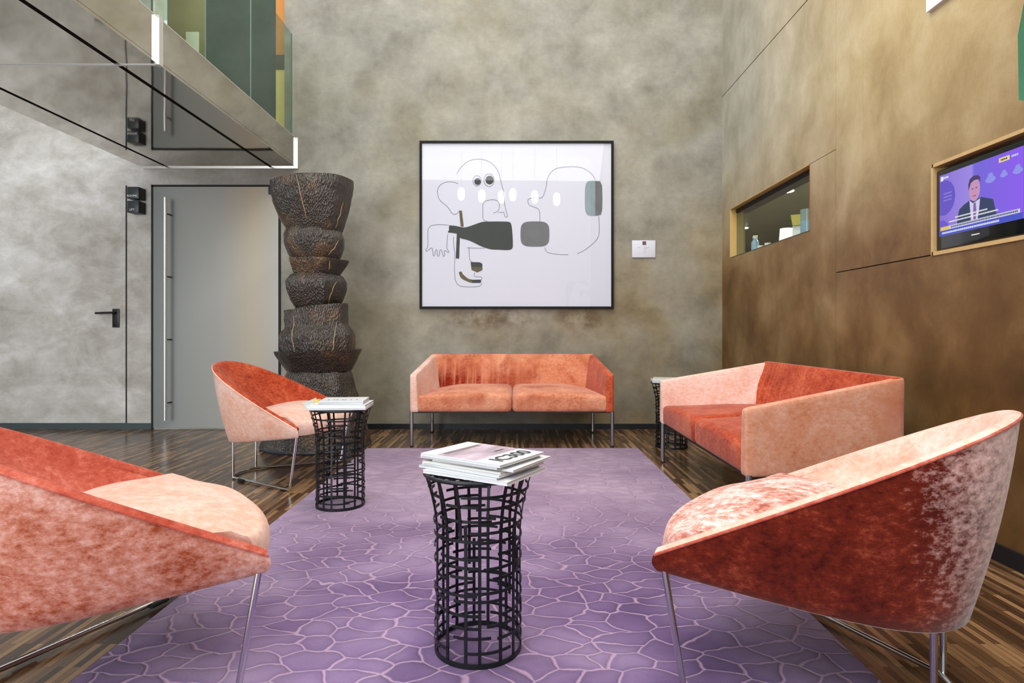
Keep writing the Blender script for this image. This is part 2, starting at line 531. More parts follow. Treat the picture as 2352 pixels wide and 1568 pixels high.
M['blueglass'] = plain('pale_blue_glass', srgb(150,186,206), 0.1)
M['leaf'] = plain('glossy_leaf', srgb(84,150,118), 0.3, 0, 0.35, 6)
M['pot'] = plain('grey_pot', srgb(90,90,88), 0.6)
M['pendant'] = emis('pendant_glow', (1, 0.96, 0.88, 1), 16)
M['lamp'] = emis('lamp_glow', (1, 0.93, 0.8, 1), 30)

# velvet shades by nap, with lit and shaded looks of one cloth painted in
V = {}
V['peach'] = m_velvet('velvet_peach', srgb(150,58,30), srgb(206,130,98), srgb(224,166,136), 0.57, contrast=0.8, patches=0.85)
V['peach_back'] = m_velvet('velvet_peach_back', srgb(150,58,30), srgb(208,130,96), srgb(226,164,132), 0.57, contrast=0.8, patches=0.8, low_shade=True)
V['tan'] = m_velvet('velvet_tan', srgb(176,88,58), srgb(206,138,106), srgb(220,166,142), 0.58, contrast=0.85, patches=0.5)
V['pale'] = m_velvet('velvet_pale', srgb(214,148,122), srgb(232,186,168), srgb(246,220,212), 0.55, contrast=0.8)
V['orange'] = m_velvet('velvet_orange', srgb(128,34,18), srgb(180,74,44), srgb(208,112,78), 0.5, contrast=0.95)
V['coral'] = m_velvet('velvet_coral', srgb(158,58,40), srgb(190,92,74), srgb(218,136,120), 0.5, contrast=0.9)
V['blotch'] = m_velvet('velvet_blotched', srgb(156,70,40), srgb(200,132,112), srgb(226,178,166), 0.56, contrast=1.25)
V['burgundy'] = m_velvet('velvet_burgundy', srgb(62,12,8), srgb(108,34,20), srgb(166,78,52), 0.46, contrast=0.9, sheen=0.5, tint=(1,0.85,0.8,1), painted_sheen=True)
V['mottle'] = m_velvet('velvet_mottled', srgb(158,66,50), srgb(214,150,134), srgb(250,226,222), 0.6, contrast=1.5)

# ------------------------------------------------------------------ camera
cam = bpy.data.cameras.new('camera')
cam.sensor_width = 36.0
cam.lens = 1380/2352*36.0
cam.shift_x = -9/2352
cam.shift_y = -24/2352
cam.clip_start = 0.02
co = bpy.data.objects.new('camera', cam)
co.location = (0, 0, 0.95)
co.rotation_euler = (PI/2, 0, 0)
C.objects.link(co)
sc.camera = co

YB = 5.827      # back wall
XR = 2.0        # right wall
XL = -5.7
YF = -4.5
ZC = 5.6

# ------------------------------------------------------------------ room shell
struct('floor', B(XL, XR+0.06, YF, YB+0.15, -0.1, 0), M['floor'])
struct('ceiling', B(XL, 7.0, YF, 9.0, ZC, ZC+0.1), M['ceil'])
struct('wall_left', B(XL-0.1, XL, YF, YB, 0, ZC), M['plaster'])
OX0, OX1, OZ = -3.50, -2.245, 2.81     # upper doorway behind the balcony
bm = bmesh.new()
box(bm, XL, XR+0.06, YB, YB+0.15, 0, OZ)
box(bm, XL, OX0, YB, YB+0.15, OZ, ZC)
box(bm, OX1, XR+0.06, YB, YB+0.15, OZ, ZC)
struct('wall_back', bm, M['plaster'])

# upper lobby glimpsed through the balustrade
UY = YB + 0.55
struct('wall_upper_lobby', B(OX0-0.2, -2.9, UY, UY+0.1, OZ, ZC), M['olive'])
struct('floor_upper_lobby', B(OX0-0.2, OX1, YB+0.15, UY+0.1, OZ-0.12, OZ), M['lintel'])
d = struct('door_3', B(-3.06, -2.62, YB+0.10, YB+0.125, OZ, 4.9), M['darkglass'])
obj('door_leaf', B(-2.61, -2.36, YB+0.105, YB+0.13, OZ, 4.9), M['darkglass'], d, False)
obj('glass_edge', B(-3.066, -3.058, YB+0.095, YB+0.13, OZ, 4.9), M['glassedge'], d, False)
obj('glass_edge', B(-2.62, -2.61, YB+0.095, YB+0.13, OZ, 4.9), M['glassedge'], d, False)
w = struct('trim_1', B(-2.36, OX1+0.01, YB+0.08, YB+0.3, OZ, 3.52), M['gold'])
obj('lintel', B(-2.36, OX1+0.01, YB+0.07, YB+0.3, 3.52, 3.66), M['lintel'], w, False)
obj('upper_panel', B(-2.36, OX1+0.01, YB+0.08, YB+0.3, 3.66, ZC), M['orange'], w, False)
obj('notice_plate', B(-3.50, -3.36, UY-0.012, UY, 2.9, 4.12, bev=0.004), M['plate'], bpy.data.objects['wall_upper_lobby'])

# ---- flush plaster door with black lever
d1 = struct('door_1', B(-5.65, -3.782, YB-0.004, YB+0.02, 0.06, 2.345), M['plaster_door'])
obj('gap', B(-3.782, -3.772, YB-0.006, YB+0.02, 0.0, 2.36), M['gap'], d1, False)
obj('gap', B(-5.65, -3.772, YB-0.0045, YB+0.02, 2.345, 2.352), M['plaster'], d1, False)
bm = B(-3.905, -3.84, YB-0.016, YB-0.004, 0.985, 1.165, bev=0.003)
h = obj('handle_plate', bm, M['lever'], d1)
bm = bmesh.new()
tube(bm, fillet([(-3.872, YB-0.016, 1.128), (-3.872, YB-0.062, 1.128), (-4.035, YB-0.062, 1.122)], 0.018), 0.0105)
obj('lever', bm, M['lever'], h)

# ---- frosted glass door with the long steel pull
t = NT('frosted_glass')
v = t.coords()
sepx = t.n('ShaderNodeSeparateXYZ'); t.l(v, sepx.inputs[0])
colr = t.ramp(t.maprange(sepx.outputs['X'], -3.5, -2.35), [(0.0, srgb(136,144,144)), (0.2, srgb(156,161,160)), (0.55, srgb(168,169,165)), (0.85, srgb(190,178,156)), (1.0, srgb(180,178,168))])
M['frost'] = t.pbr(colr, 0.32, 0, None, 0.5)
d2 = struct('door_2', B(-3.51, -2.30, YB-0.012, YB-0.002, 0.012, 2.345), M['frost'])
bm = bmesh.new()
box(bm, -3.53, -3.512, YB-0.014, YB+0.01, 0, 2.365)
box(bm, -3.53, -2.28, YB-0.014, YB+0.01, 2.348, 2.365)
box(bm, -2.298, -2.28, YB-0.014, YB+0.01, 0, 2.365)
obj('door_frame', bm, M['gap'], d2, False)
obj('hinge', B(-2.39, -2.30, YB-0.03, YB-0.002, 2.27, 2.345, bev=0.003), M['signblack'], d2)
bm = bmesh.new()
tube(bm, [(-3.335, YB-0.115, 0.10), (-3.335, YB-0.115, 2.22)], 0.0155, 14)
hd = obj('pull_handle', bm, M['satin'], d2)
for zz in (2.07, 1.47, 0.868, 0.262):
    bm = bmesh.new()
    tube(bm, [(-3.335, YB-0.115, zz), (-3.335, YB-0.012, zz)], 0.007, 8)
    obj('standoff', bm, M['lever'], hd)

# ---- baseboards
struct('baseboard_back', B(-2.28, XR, YB-0.015, YB, 0, 0.052), M['black'])
struct('baseboard_left', B(-5.7, -3.53, YB-0.012, YB, 0, 0.058), plain('grey_skirting', srgb(70,82,86), 0.4))
struct('baseboard_right', B(XR-0.015, XR, YF, YB-0.015, 0, 0.07), M['black'])

# ---- bronze panelled right wall with window slot and screen niche
G = 0.003
T = 0.06
WY0, WY1, WZ0, WZ1 = 4.089, 5.61, 1.635, 2.085       # slot window
NY0, NY1, NZ0, NZ1 = 2.30, 2.881, 1.322, 1.735       # screen niche
J = 3.755
VY0, VY1, VZ0, VZ1 = 2.25, 2.90, 2.486, 3.1          # high vent window
bm = bmesh.new()
def back(y0, y1, z0, z1): box(bm, XR+0.012, XR+T, y0, y1, z0, z1)
back(YF, NY0, 0, ZC); back(NY0, NY1, 0, NZ0); back(NY0, NY1, NZ1, VZ0); back(NY0, NY1, VZ1, ZC)
back(NY1, VY1, 0, VZ0); back(NY1, VY1, VZ1, ZC); back(VY1, WY0, 0, ZC)
back(WY0, WY1, 0, WZ0); back(WY0, WY1, WZ1, ZC); back(WY1, YB, 0, ZC)
wr = struct('wall_right', bm, M['gap'])
def panel(rects):
    bm = bmesh.new()
    for y0, y1, z0, z1 in rects:
        box(bm, XR, XR+0.012, y0, y1, z0, z1)
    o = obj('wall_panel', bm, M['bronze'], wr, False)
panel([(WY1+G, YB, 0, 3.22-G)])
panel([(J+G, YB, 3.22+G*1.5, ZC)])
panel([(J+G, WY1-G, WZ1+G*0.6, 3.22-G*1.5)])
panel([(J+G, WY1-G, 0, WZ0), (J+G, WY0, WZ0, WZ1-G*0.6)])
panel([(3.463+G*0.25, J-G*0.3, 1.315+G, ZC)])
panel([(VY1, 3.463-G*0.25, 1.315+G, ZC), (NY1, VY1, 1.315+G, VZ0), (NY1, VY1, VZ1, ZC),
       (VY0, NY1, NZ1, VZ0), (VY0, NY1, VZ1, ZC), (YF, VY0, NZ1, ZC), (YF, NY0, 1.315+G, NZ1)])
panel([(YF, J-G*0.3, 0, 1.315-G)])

# slot window to the bar
wn = struct('window_1', B(XR-0.001, XR+0.06, WY1-0.002, WY1+0.008, WZ0-0.004, WZ1+0.004), M['jamb'])
obj('inner_jamb', B(XR+0.06, XR+0.14, WY1-0.001, WY1+0.012, WZ0-0.004, WZ1+0.004), M['olive'], wn, False)
obj('head_jamb', B(XR-0.001, XR+0.075, WY0, WY1, WZ1-0.002, WZ1+0.004), M['jamb'], wn, False)
obj('side_jamb', B(XR-0.001, XR+0.16, WY0-0.004, WY0+0.004, WZ0-0.004, WZ1+0.004), M['rust'], wn, False)
obj('sill', B(XR-0.001, XR+0.075, WY0, WY1, WZ0-0.005, WZ0+0.001), M['lintel'], wn, False)
obj('head_strip', B(XR+0.055, XR+0.16, WY0, WY1, WZ1-0.035, WZ1+0.01), M['gap'], wn, False)
obj('pane', B(XR+0.062, XR+0.066, WY0, WY1, WZ0, WZ1), M['glass'], wn, False)

# dim bar beyond the slot
struct('wall_bar_far', B(5.6, 5.7, 3.2, 14.0, 0, 2.85), M['barwall'])
struct('wall_bar_end', B(XR+T, 5.7, 13.9, 14.0, 0, 2.85), M['barwall'])
struct('wall_bar_near', B(XR+T, 5.7, 3.1, 3.2, 0, 2.85), M['barwall'])
struct('wall_bar_inner', B(XR-0.04, XR+T, YB+0.15, 14.0, 0, 2.85), M['barwall'])
struct('ceiling_bar', B(XR+T, 5.7, 3.1, 14.0, 2.78, 2.85), M['barwall'])
struct('floor_bar', B(XR+T, 5.7, 3.1, 14.0, -0.1, 0), M['floor'])
ct = thing('bar_ledge', 'dark ledge inside the bar behind the slot window', 'shelf', (2.165, 4.85, 0))
obj('ledge_top', B(-0.095, 0.2, -0.74, 0.74, 1.60, 1.63, bev=0.003), M['lintel'], ct)
obj('ledge_front', B(-0.09, 0.18, -0.74, 0.74, 0.0, 1.60), M['lintel'], ct, False)
ZS = 1.63
def lath_thing(name, label, cat, x, y, parts, group=None):
    t_ = thing(name, label, cat, (x, y, ZS), 0, group)
    for nm, prof, m_ in parts:
        bm = bmesh.new(); lathe(bm, prof, 24); obj(nm, bm, m_, t_)
    return t_
lath_thing('glass_bottle', 'tall pale bottle with white cap at the far left end of the slot window', 'bottle', 2.19, 5.50,
    [('body', [(0.028,0),(0.034,0.006),(0.034,0.13),(0.018,0.155),(0.015,0.165)], M['blueglass']), ('cap', [(0.02,0.163),(0.021,0.166),(0.021,0.19),(0.019,0.192)], M['porcelain'])])
lath_thing('bar_cup', 'small white cup next to the capped bottle inside the slot window', 'cup', 2.19, 5.385,
    [('body', [(0.018,0),(0.026,0.01),(0.028,0.085),(0.024,0.085),(0.022,0.02)], M['porcelain'])])
lath_thing('bar_cup', 'small white cup standing alone between bottle and lampshade in the slot window', 'cup', 2.19, 5.225,
    [('body', [(0.018,0),(0.025,0.01),(0.027,0.085),(0.023,0.085),(0.021,0.02)], M['porcelain'])])
lath_thing('small_lamp', 'white conical lampshade glowing in the slot window', 'lamp', 2.22, 4.93,
    [('base', [(0.035,0),(0.035,0.012),(0.008,0.018),(0.008,0.06)], M['satin']), ('lamp_shade', [(0.058,0.05),(0.05,0.16),(0.048,0.16),(0.055,0.052)], emis('shade_glow', (1,0.97,0.9,1), 1.3))])
yb = thing('yellow_carton', 'yellow carton with three dark dots on a pale stand behind the slot window', 'box', (2.2, 4.70, ZS), -0.5)
bm = bmesh.new(); loft(bm, [[(-0.035,-0.03,0),(0.035,-0.03,0),(0.035,0.03,0),(-0.035,0.03,0)],[(-0.03,-0.03,0.14),(0.03,-0.03,0.14),(0.03,0.03,0.14),(-0.03,0.03,0.14)]])
obj('stand', bm, M['porcelain'], yb, False)
bm = bmesh.new(); loft(bm, [[(-0.03,-0.06,0.14),(0.03,-0.06,0.14),(0.03,0.05,0.14),(-0.03,0.05,0.14)],[(-0.04,-0.095,0.215),(0.04,-0.095,0.215),(0.04,0.07,0.215),(-0.04,0.07,0.215)]])
cb = obj('carton', bm, M['yellowbox'], yb, False)
for i in range(3):
    bm = bmesh.new(); bmesh.ops.create_uvsphere(bm, u_segments=10, v_segments=6, radius=0.011, matrix=Matrix.Translation((-0.037, -0.055+i*0.042, 0.182)))
    obj('dot', bm, M['print'], cb)
lath_thing('water_jug', 'pale blue glass jug at the right end of the slot window', 'jug', 2.2, 4.53,
    [('body', [(0.045,0),(0.05,0.01),(0.05,0.15),(0.046,0.152),(0.045,0.03)], M['blueglass']), ('lip', [(0.05,0.15),(0.052,0.235),(0.050,0.235),(0.047,0.15)], M['glassedge'])])
for i, (x, y, l_) in enumerate([(3.5, 7.8, 'round ceiling downlight glowing high in the bar behind the slot window'), (3.99, 10.6, 'distant glowing disc for a reflected light low at the left of the slot window')]):
    dl = thing('downlight', l_, 'light', (x, y, 2.78), 0)  # the second disc stands in for a reflected light, not a fixture
    bm = bmesh.new(); lathe(bm, [(0.13,0),(0.13,-0.012),(0.11,-0.016)], 24); obj('trim_ring', bm, M['satin'], dl)
    bm = bmesh.new(); lathe(bm, [(0.108,-0.012),(0.1,-0.02)], 24); obj('lens', bm, M['lamp'], dl)

# high vent window
w2 = struct('window_2', B(XR+0.055, XR+0.06, VY0, VY1, VZ0, VZ1), M['darkglass'])
bm = bmesh.new()
f_ = 0.022
box(bm, XR-0.02, XR+0.054, VY0, VY1, VZ0, VZ0+0.04); box(bm, XR-0.02, XR+0.054, VY0, VY1, VZ1-0.04, VZ1)
box(bm, XR-0.02, XR+0.054, VY1-f_, VY1, VZ0+0.04, VZ1-0.04); box(bm, XR-0.02, XR+0.054, VY0, VY0+f_, VZ0+0.04, VZ1-0.04)
obj('window_frame', bm, M['cover_white'], w2, False)

# niche lining
nl = struct('trim_2', B(XR-0.006, XR+0.11, NY1-0.008, NY1+0.006, NZ0-0.012, NZ1+0.012), M['niche'])
obj('lining', B(XR-0.006, XR+0.11, NY0, NY1, NZ0-0.012, NZ0+0.006), M['niche'], nl, False)
obj('lining', B(XR-0.006, XR+0.11, NY0, NY1, NZ1-0.004, NZ1+0.012), M['niche'], nl, False)
obj('lining', B(XR+0.10, XR+0.11, NY0, NY1, NZ0, NZ1), M['gap'], nl, False)

# ------------------------------------------------------------------ television
TX = XR + 0.008
tv = thing('television', 'black flat television showing a purple news broadcast in a wall niche', 'television', (TX, 2.61, NZ0+0.006))
# local: screen faces -X ; local y from -0.272 (right in the picture) to +0.262
bm = bmesh.new(); box(bm, 0, 0.05, -0.285, 0.262, 0.002, 0.384, bev=0.008, seg=3)
obj('casing', bm, M['tvblack'], tv)
sy0, sy1, sz0, sz1 = -0.235, 0.235, 0.068, 0.355
t = NT('screen_backdrop'); v = t.coords(); s3 = t.n('ShaderNodeSeparateXYZ'); t.l(v, s3.inputs[0])
cc = t.ramp(t.maprange(s3.outputs['Y'], 0.235, -0.235), [(0.0, srgb(140,116,214)), (0.42, srgb(158,140,226)), (0.46, srgb(120,108,216)), (1.0, srgb(142,98,236))])
e = t.n('ShaderNodeEmission'); t.l(cc, e.inputs['Color']); e.inputs['Strength'].default_value = 1.0; t.l(e.outputs[0], t.out.inputs['Surface'])
scr = obj('screen', B(-0.0015, 0.002, sy0, sy1, sz0, sz1), t.m, tv, False)
def sy(u): return sy1 - u*(sy1-sy0)          # u: 0 left .. 1 right in the picture
def sz(w): return sz1 - w*(sz1-sz0)          # w: 0 top .. 1 bottom
def poly(name, pts, m_, parent, x):
    bm = bmesh.new()
    vs = [bm.verts.new((x, sy(u), sz(w))) for u, w in pts]
    f = bm.faces.new(vs)
    bmesh.ops.triangulate(bm, faces=[f])
    return obj(name, bm, m_, parent, False)
E = lambda n, c, s=1.0: emis(n, srgb(*c), s)
circ = [(min(max(0.0, 0.06+0.155*math.cos(a)), 1), 0.385+0.285*math.sin(a)) for a in [PI*2*i/40 for i in range(40)]]
poly('backdrop_disc', circ, E('disc_purple', (108,92,196)), scr, -0.0020)
poly('backdrop_disc', [(0,0.74),(0.06,0.745),(0.11,0.80),(0.13,0.86),(0,0.86)], E('disc_purple2', (116,96,204)), scr, -0.0020)
poly('presenter_jacket', [(0.24,0.86),(0.25,0.74),(0.27,0.64),(0.33,0.585),(0.40,0.545),(0.55,0.545),(0.62,0.585),(0.68,0.62),(0.70,0.74),(0.72,0.86)], E('suit_slate', (66,76,104)), scr, -0.0023)
poly('presenter_shirt', [(0.40,0.545),(0.445,0.60),(0.53,0.555),(0.52,0.70),(0.50,0.86),(0.42,0.86),(0.41,0.70)], E('shirt_white', (206,204,238)), scr, -0.0026)
poly('presenter_tie', [(0.452,0.60),(0.478,0.60),(0.485,0.72),(0.48,0.86),(0.45,0.86),(0.448,0.72)], E('tie_mauve', (134,104,160)), scr, -0.0029)
face = [(0.463+0.067*math.cos(a), 0.40+0.175*math.sin(a)) for a in [PI*2*i/28 for i in range(28)]]
poly('presenter_face', face, E('face_skin', (198,150,186)), scr, -0.0028)
poly('presenter_hair', [(0.393,0.40),(0.387,0.30),(0.405,0.22),(0.45,0.185),(0.505,0.195),(0.535,0.245),(0.532,0.31),(0.515,0.26),(0.46,0.255),(0.42,0.285),(0.405,0.34)], E('hair_dark', (84,70,110)), scr, -0.0031)
for u in (0.44, 0.487): poly('presenter_eye', [(u-0.012,0.372),(u+0.012,0.372),(u+0.012,0.387),(u-0.012,0.387)], E('eye_dark', (104,74,120)), scr, -0.0031)
poly('presenter_mouth', [(0.44,0.485),(0.487,0.485),(0.48,0.50),(0.447,0.50)], E('mouth_dark', (150,90,130)), scr, -0.0031)
poly('ticker_bar', [(0.14,0.855),(0.97,0.855),(0.97,0.91),(0.14,0.91)], E('ticker_white', (214,214,226)), scr, -0.0033)
poly('ticker_tag', [(0.02,0.855),(0.14,0.855),(0.14,0.915),(0.02,0.915)], E('tag_yellow', (226,196,110)), scr, -0.0033)
poly('ticker_strip', [(0.0,0.915),(1,0.915),(1,1.0),(0,1.0)], E('ticker_blue', (80,92,196)), scr, -0.0032)
poly('badge', [(0.745,0.06),(0.86,0.06),(0.86,0.125),(0.745,0.125)], E('badge_cream', (232,214,160)), scr, -0.0025)
poly('channel_mark', [(0.02,0.03),(0.055,0.03),(0.055,0.10),(0.02,0.10)], E('mark_white', (236,236,246)), scr, -0.0025)
def dashes(name, u0, u1, w, hgt, col, x, rng, frac=0.75):
    bm = bmesh.new(); u = u0
    while u < u1:
        du = rng.uniform(0.008, 0.02)
        for (a, b) in ((u, min(u+du*frac, u1)),):
            vs = [bm.verts.new((x, sy(q), sz(r))) for q, r in ((a, w), (b, w), (b, w+hgt), (a, w+hgt))]
            bm.faces.new(vs)
        u += du
    obj(name, bm, E(name+'_c', col), scr, False)
rg = random.Random(3)
dashes('ticker_lettering', 0.16, 0.95, 0.868, 0.028, (84,90,130), -0.0036, rg)
dashes('strip_lettering', 0.04, 0.75, 0.942, 0.03, (226,228,240), -0.0036, rg)
dashes('subtitle', 0.22, 0.62, 0.735, 0.022, (236,236,236), -0.0036, rg)
dashes('subtitle', 0.14, 0.74, 0.785, 0.022, (236,236,236), -0.0036, rg)
dashes('channel_lettering', 0.06, 0.13, 0.045, 0.03, (232,232,244), -0.0026, rg)
dashes('badge_lettering', 0.765, 0.84, 0.08, 0.026, (90,80,60), -0.0028, rg)
dashes('clock', 0.88, 0.95, 0.075, 0.03, (200,210,250), -0.0026, rg)
for k in range(3): dashes('disc_lettering', 0.06, 0.17, 0.31+k*0.055, 0.022, (150,136,220), -0.0024, rg)
for u, s_ in ((0.65, 0.05), (0.80, 0.035), (0.945, 0.045)):
    pts = [(u+s_*math.cos(a)*(1+0.35*math.sin(3*a)), 0.30+1.5*s_*math.sin(a)) for a in [PI*2*i/20 for i in range(20)]]
    poly('backdrop_emblem', pts, E('emblem', (146,150,232)), scr, -0.0024)
poly('maker_mark', [(0.42,1.075),(0.52,1.075),(0.52,1.09),(0.42,1.09)], M['white'], tv, -0.0012)

# ------------------------------------------------------------------ balcony
bx0, bx1, bz0, bz1, by0, by1 = -3.61, -2.124, 2.533, 2.81, 0.6, YB-0.001
bl = thing('glass_balcony', 'overhead balcony clad in mirror steel with green glass balustrade, upper left', 'balcony', (bx1, YB, bz0))
bl_o = Vector((bx1, YB, bz0))
def bb(name, x0, x1, y0, y1, z0, z1, m_, parent=bl):
    bm = bmesh.new(); box(bm, x0-bl_o.x, x1-bl_o.x, y0-bl_o.y, y1-bl_o.y, z0-bl_o.z, z1-bl_o.z)
    return obj(name, bm, m_, parent, False)
bb('deck', bx0+0.02, bx1-0.02, by0, by1, bz0+0.02, bz1-0.005, M['gap'])
YS = 3.575
s1, s2 = -3.365, -2.365
for y0, y1 in ((by0, YS-0.01), (YS+0.01, by1)):
    for x0, x1 in ((bx0, s1-0.016), (s1+0.016, s2-0.016), (s2+0.016, bx1)):
        bb('soffit_panel', x0, x1, y0, y1, bz0, bz0+0.018, M['steel'])
    bb('fascia_panel', bx1-0.018, bx1, y0, y1, bz0+0.02, bz1, M['steel'])
    bb('outer_fascia', bx0, bx0+0.018, y0, y1, bz0+0.02, bz1, M['steel'])
bb('joint_cover', bx1-0.004, bx1+0.022, YS-0.035, YS+0.005, bz0-0.012, bz1+0.004, M['steel_edge'])
bb('joint_cover', bx0, bx1, YS-0.008, YS+0.008, bz0-0.004, bz0+0.01, M['satin'])
bb('joint_cover', bx1-0.004, bx1+0.02, by1-0.035, by1, bz0-0.006, bz1+0.004, M['steel_edge'])
bb('wall_flange', bx0, bx1+0.02, by1-0.02, by1, bz0-0.012, bz0, M['satin'])
bb('top_trim', bx1-0.014, bx1+0.001, by0, by1, bz1, bz1+0.004, M['cover_cream'])
GX = bx1-0.03
for y0, y1 in ((by0, YS-0.02), (YS+0.02, YB-0.06)):
    g = bb('glass_panel', GX-0.006, GX+0.006, y0, y1, bz1-0.002, 3.80, M['greenglass'])
bb('glass_edge', GX-0.006, GX+0.006, YS-0.02, YS-0.014, bz1, 3.80, M['glassedge'])
bb('glass_edge', GX-0.006, GX+0.006, YB-0.06, YB-0.052, bz1, 3.80, M['glassedge'])

# ------------------------------------------------------------------ wayfinding cubes
def sign(txt, label, zb):
    s = thing('sign_block', label, 'sign', (-3.699+0.054, YB, zb))
    obj('cube', B(-0.054, 0.054, -0.111, 0, 0, 0.112, bev=0.002), M['signblack'], s)
    obj('side_face', B(0.0535, 0.0555, -0.109, -0.001, 0.002, 0.110), M['signside'], s, False)
    text_obj('lettering', txt, 0.027, M['white'], s, (-0.008, -0.1125, 0.026), (PI/2, 0, 0), True)
sign('ROOMS', 'slate sign cube reading ROOMS, upper of two beside the glass door', 2.21)
sign('LIFT', 'slate sign cube reading LIFT, lower of two beside the glass door', 2.078)

# ------------------------------------------------------------------ framed drawing
fx0, fx1, fz0, fz1 = -0.929, 0.942, 1.165, 2.783
pf = thing('framed_drawing', 'large black framed line drawing with bottle and dark blots above the sofa', 'picture', ((fx0+fx1)/2, YB, fz0))
po = Vector(((fx0+fx1)/2, YB, fz0))
bm = bmesh.new()
fw = 0.022
for a in ((fx0, fx1, fz0, fz0+fw), (fx0, fx1, fz1-fw, fz1), (fx0, fx0+fw, fz0+fw, fz1-fw), (fx1-fw, fx1, fz0+fw, fz1-fw)):
    box(bm, a[0]-po.x, a[1]-po.x, -0.04, -0.002, a[2]-po.z, a[3]-po.z)
obj('frame', bm, M['frameblack'], pf, False)
paper = obj('sheet', B(fx0+0.01-po.x, fx1-0.01-po.x, -0.02, -0.004, 0.01, fz1-fz0-0.01), M['paper'], pf, False)
def cr(cx, cy):
    X = (900 + cx/3.409 - 1185)*0.0042225 - po.x
    Z = 0.95 - (280 + cy/3.409 - 760)*0.0042225 - po.z
    return X, Z
def catmull(pts, n=6):
    P = [Vector((p[0], p[1], 0)) for p in pts]
    out = []
    for i in range(len(P)-1):
        p0 = P[max(i-1, 0)]; p1 = P[i]; p2 = P[i+1]; p3 = P[min(i+2, len(P)-1)]
        for k in range(n):
            t = k/n
            out.append(0.5*((2*p1) + (p2-p0)*t + (2*p0-5*p1+4*p2-p3)*t*t + (3*p1-p0-3*p2+p3)*t**3))
    out.append(P[-1])
    return out
LINES = [
 [(510,410),(535,370),(580,325),(630,302),(690,296),(745,308),(790,335),(820,370),(840,410),(852,460),(862,500),(872,535),(880,590),(884,650),(895,700),(906,735),(900,748),(885,740),(876,712),(855,712),(835,712)],
 [(522,488),(480,474),(430,474),(385,495),(362,530),(360,560),(370,600),(395,632),(430,660),(455,690),(470,715),(490,726),(515,718),(528,700)],
 [(750,780),(730,775),(716,762),(714,720),(714,660),(722,632),(750,618),(790,612),(825,620),(840,640),(840,680),(825,705),(795,716)],
 [(1150,600),(1175,595),(1190,570),(1205,520),(1215,460),(1230,420),(1260,385),(1300,365),(1360,357),(1420,355),(1480,362),(1530,385),(1570,420),(1590,455)],
 [(1618,740),(1622,820),(1620,880),(1600,925),(1560,965),(1500,1010),(1450,1033)],
 [(1380,1041),(1320,1040),(1260,1033),(1215,1020),(1195,985)],
 [(1125,598),(1085,602),(1065,615),(1068,640),(1085,660),(1130,675),(1150,690),(1158,720),(1158,785)],
 [(445,810),(380,806),(320,812),(295,830),(285,860),(285,970),(270,1000),(272,1015),(295,1000),(318,990),(325,1040),(335,1050),(345,1010),(355,1005),(360,1048),(370,1050),(378,1010),(390,1005),(405,1052),(415,1045),(412,1010),(430,1015),(445,1025),(450,1015),(432,985),(440,880)],
 [(485,900),(485,960),(495,1040),(492,1130),(494,1200),(500,1240),(520,1275),(560,1290),(640,1292),(690,1285),(706,1265)],
 [(605,980),(608,1060),(615,1085),(635,1102)], [(590,988),(650,990),(730,990)],
 [(650,1180),(650,1212),(700,1215),(706,1238)],
]
for cx, cy, rx, ry in ((668,465,32,40),(762,460,40,50)):
    LINES.append([(cx+rx*math.cos(a), cy+ry*math.sin(a)) for a in [PI*2*i/16 for i in range(17)]])
bm = bmesh.new()
for L in LINES:
    pts = catmull([cr(*p) for p in L])
    hw = 0.0023
    prev = None
    for i, p in enumerate(pts):
        a = pts[max(i-1, 0)]; b = pts[min(i+1, len(pts)-1)]
        d = (b-a); d = d.normalized() if d.length > 0 else Vector((1,0,0))
        nn = Vector((-d.y, d.x, 0))*hw
        q = (bm.verts.new((p.x+nn.x, -0.0212, p.y+nn.y)), bm.verts.new((p.x-nn.x, -0.0212, p.y-nn.y)))
        if prev: bm.faces.new((prev[0], prev[1], q[1], q[0]))
        prev = q
obj('pencil_outline', bm, M['ink'], paper, False)
def blot(name, pts, m_, y=-0.0215, smooth=True):
    P = [cr(*p) for p in pts]
    if smooth:
        P = [(q.x, q.y) for q in catmull(P + [P[0]], 4)[:-1]]
    bm = bmesh.new()
    f = bm.faces.new([bm.verts.new((x, y, z)) for x, z in P])
    bmesh.ops.triangulate(bm, faces=[f])
    return obj(name, bm, m_, paper, False)
def ell(cx, cy, rx, ry, n=18, p=1.0):
    out = []
    for i in range(n):
        a = 2*PI*i/n; c_, s_ = math.cos(a), math.sin(a)
        out.append((cx + rx*math.copysign(abs(c_)**p, c_), cy + ry*math.copysign(abs(s_)**p, s_)))
    return out
blot('eye_blot', ell(672,470,25,27), M['inkdark'])
blot('eye_blot', ell(766,459,32,34), M['inkdark'])
blot('bottle_shape', [(450,812),(500,816),(560,828),(600,822),(650,805),(700,788),(740,783),(860,782),(918,786),(935,805),(943,860),(948,965),(938,997),(900,1005),(840,1002),(770,998),(700,975),(640,945),(590,925),(540,912),(515,880),(465,870),(440,866),(452,845)], M['inkdark'], -0.0222)
blot('cross_bar', [(528,697),(550,697),(565,822),(540,822)], M['inkochre'], -0.0218, False)
blot('cross_bar', [(510,880),(535,880),(529,1072),(502,1070)], M['inkdark'], -0.0218, False)
blot('grey_blot', ell(1120,880,113,99,24,0.55), M['inkgrey'])
blot('grey_blot', ell(1578,601,69,138,24,0.5), M['inkblue'])
blot('grey_blot', [(1590,463),(1628,468),(1643,500),(1646,600),(1645,690),(1635,730),(1590,738)], M['inkgrey'], -0.0219, False)
blot('small_blot', [(618,1098),(690,1100),(710,1112),(710,1162),(670,1180),(625,1160)], M['inkdark'], -0.0215, False)
blot('small_blot', [(622,1138),(708,1138),(709,1162),(670,1180),(626,1160)], M['inkochre'], -0.0219, False)
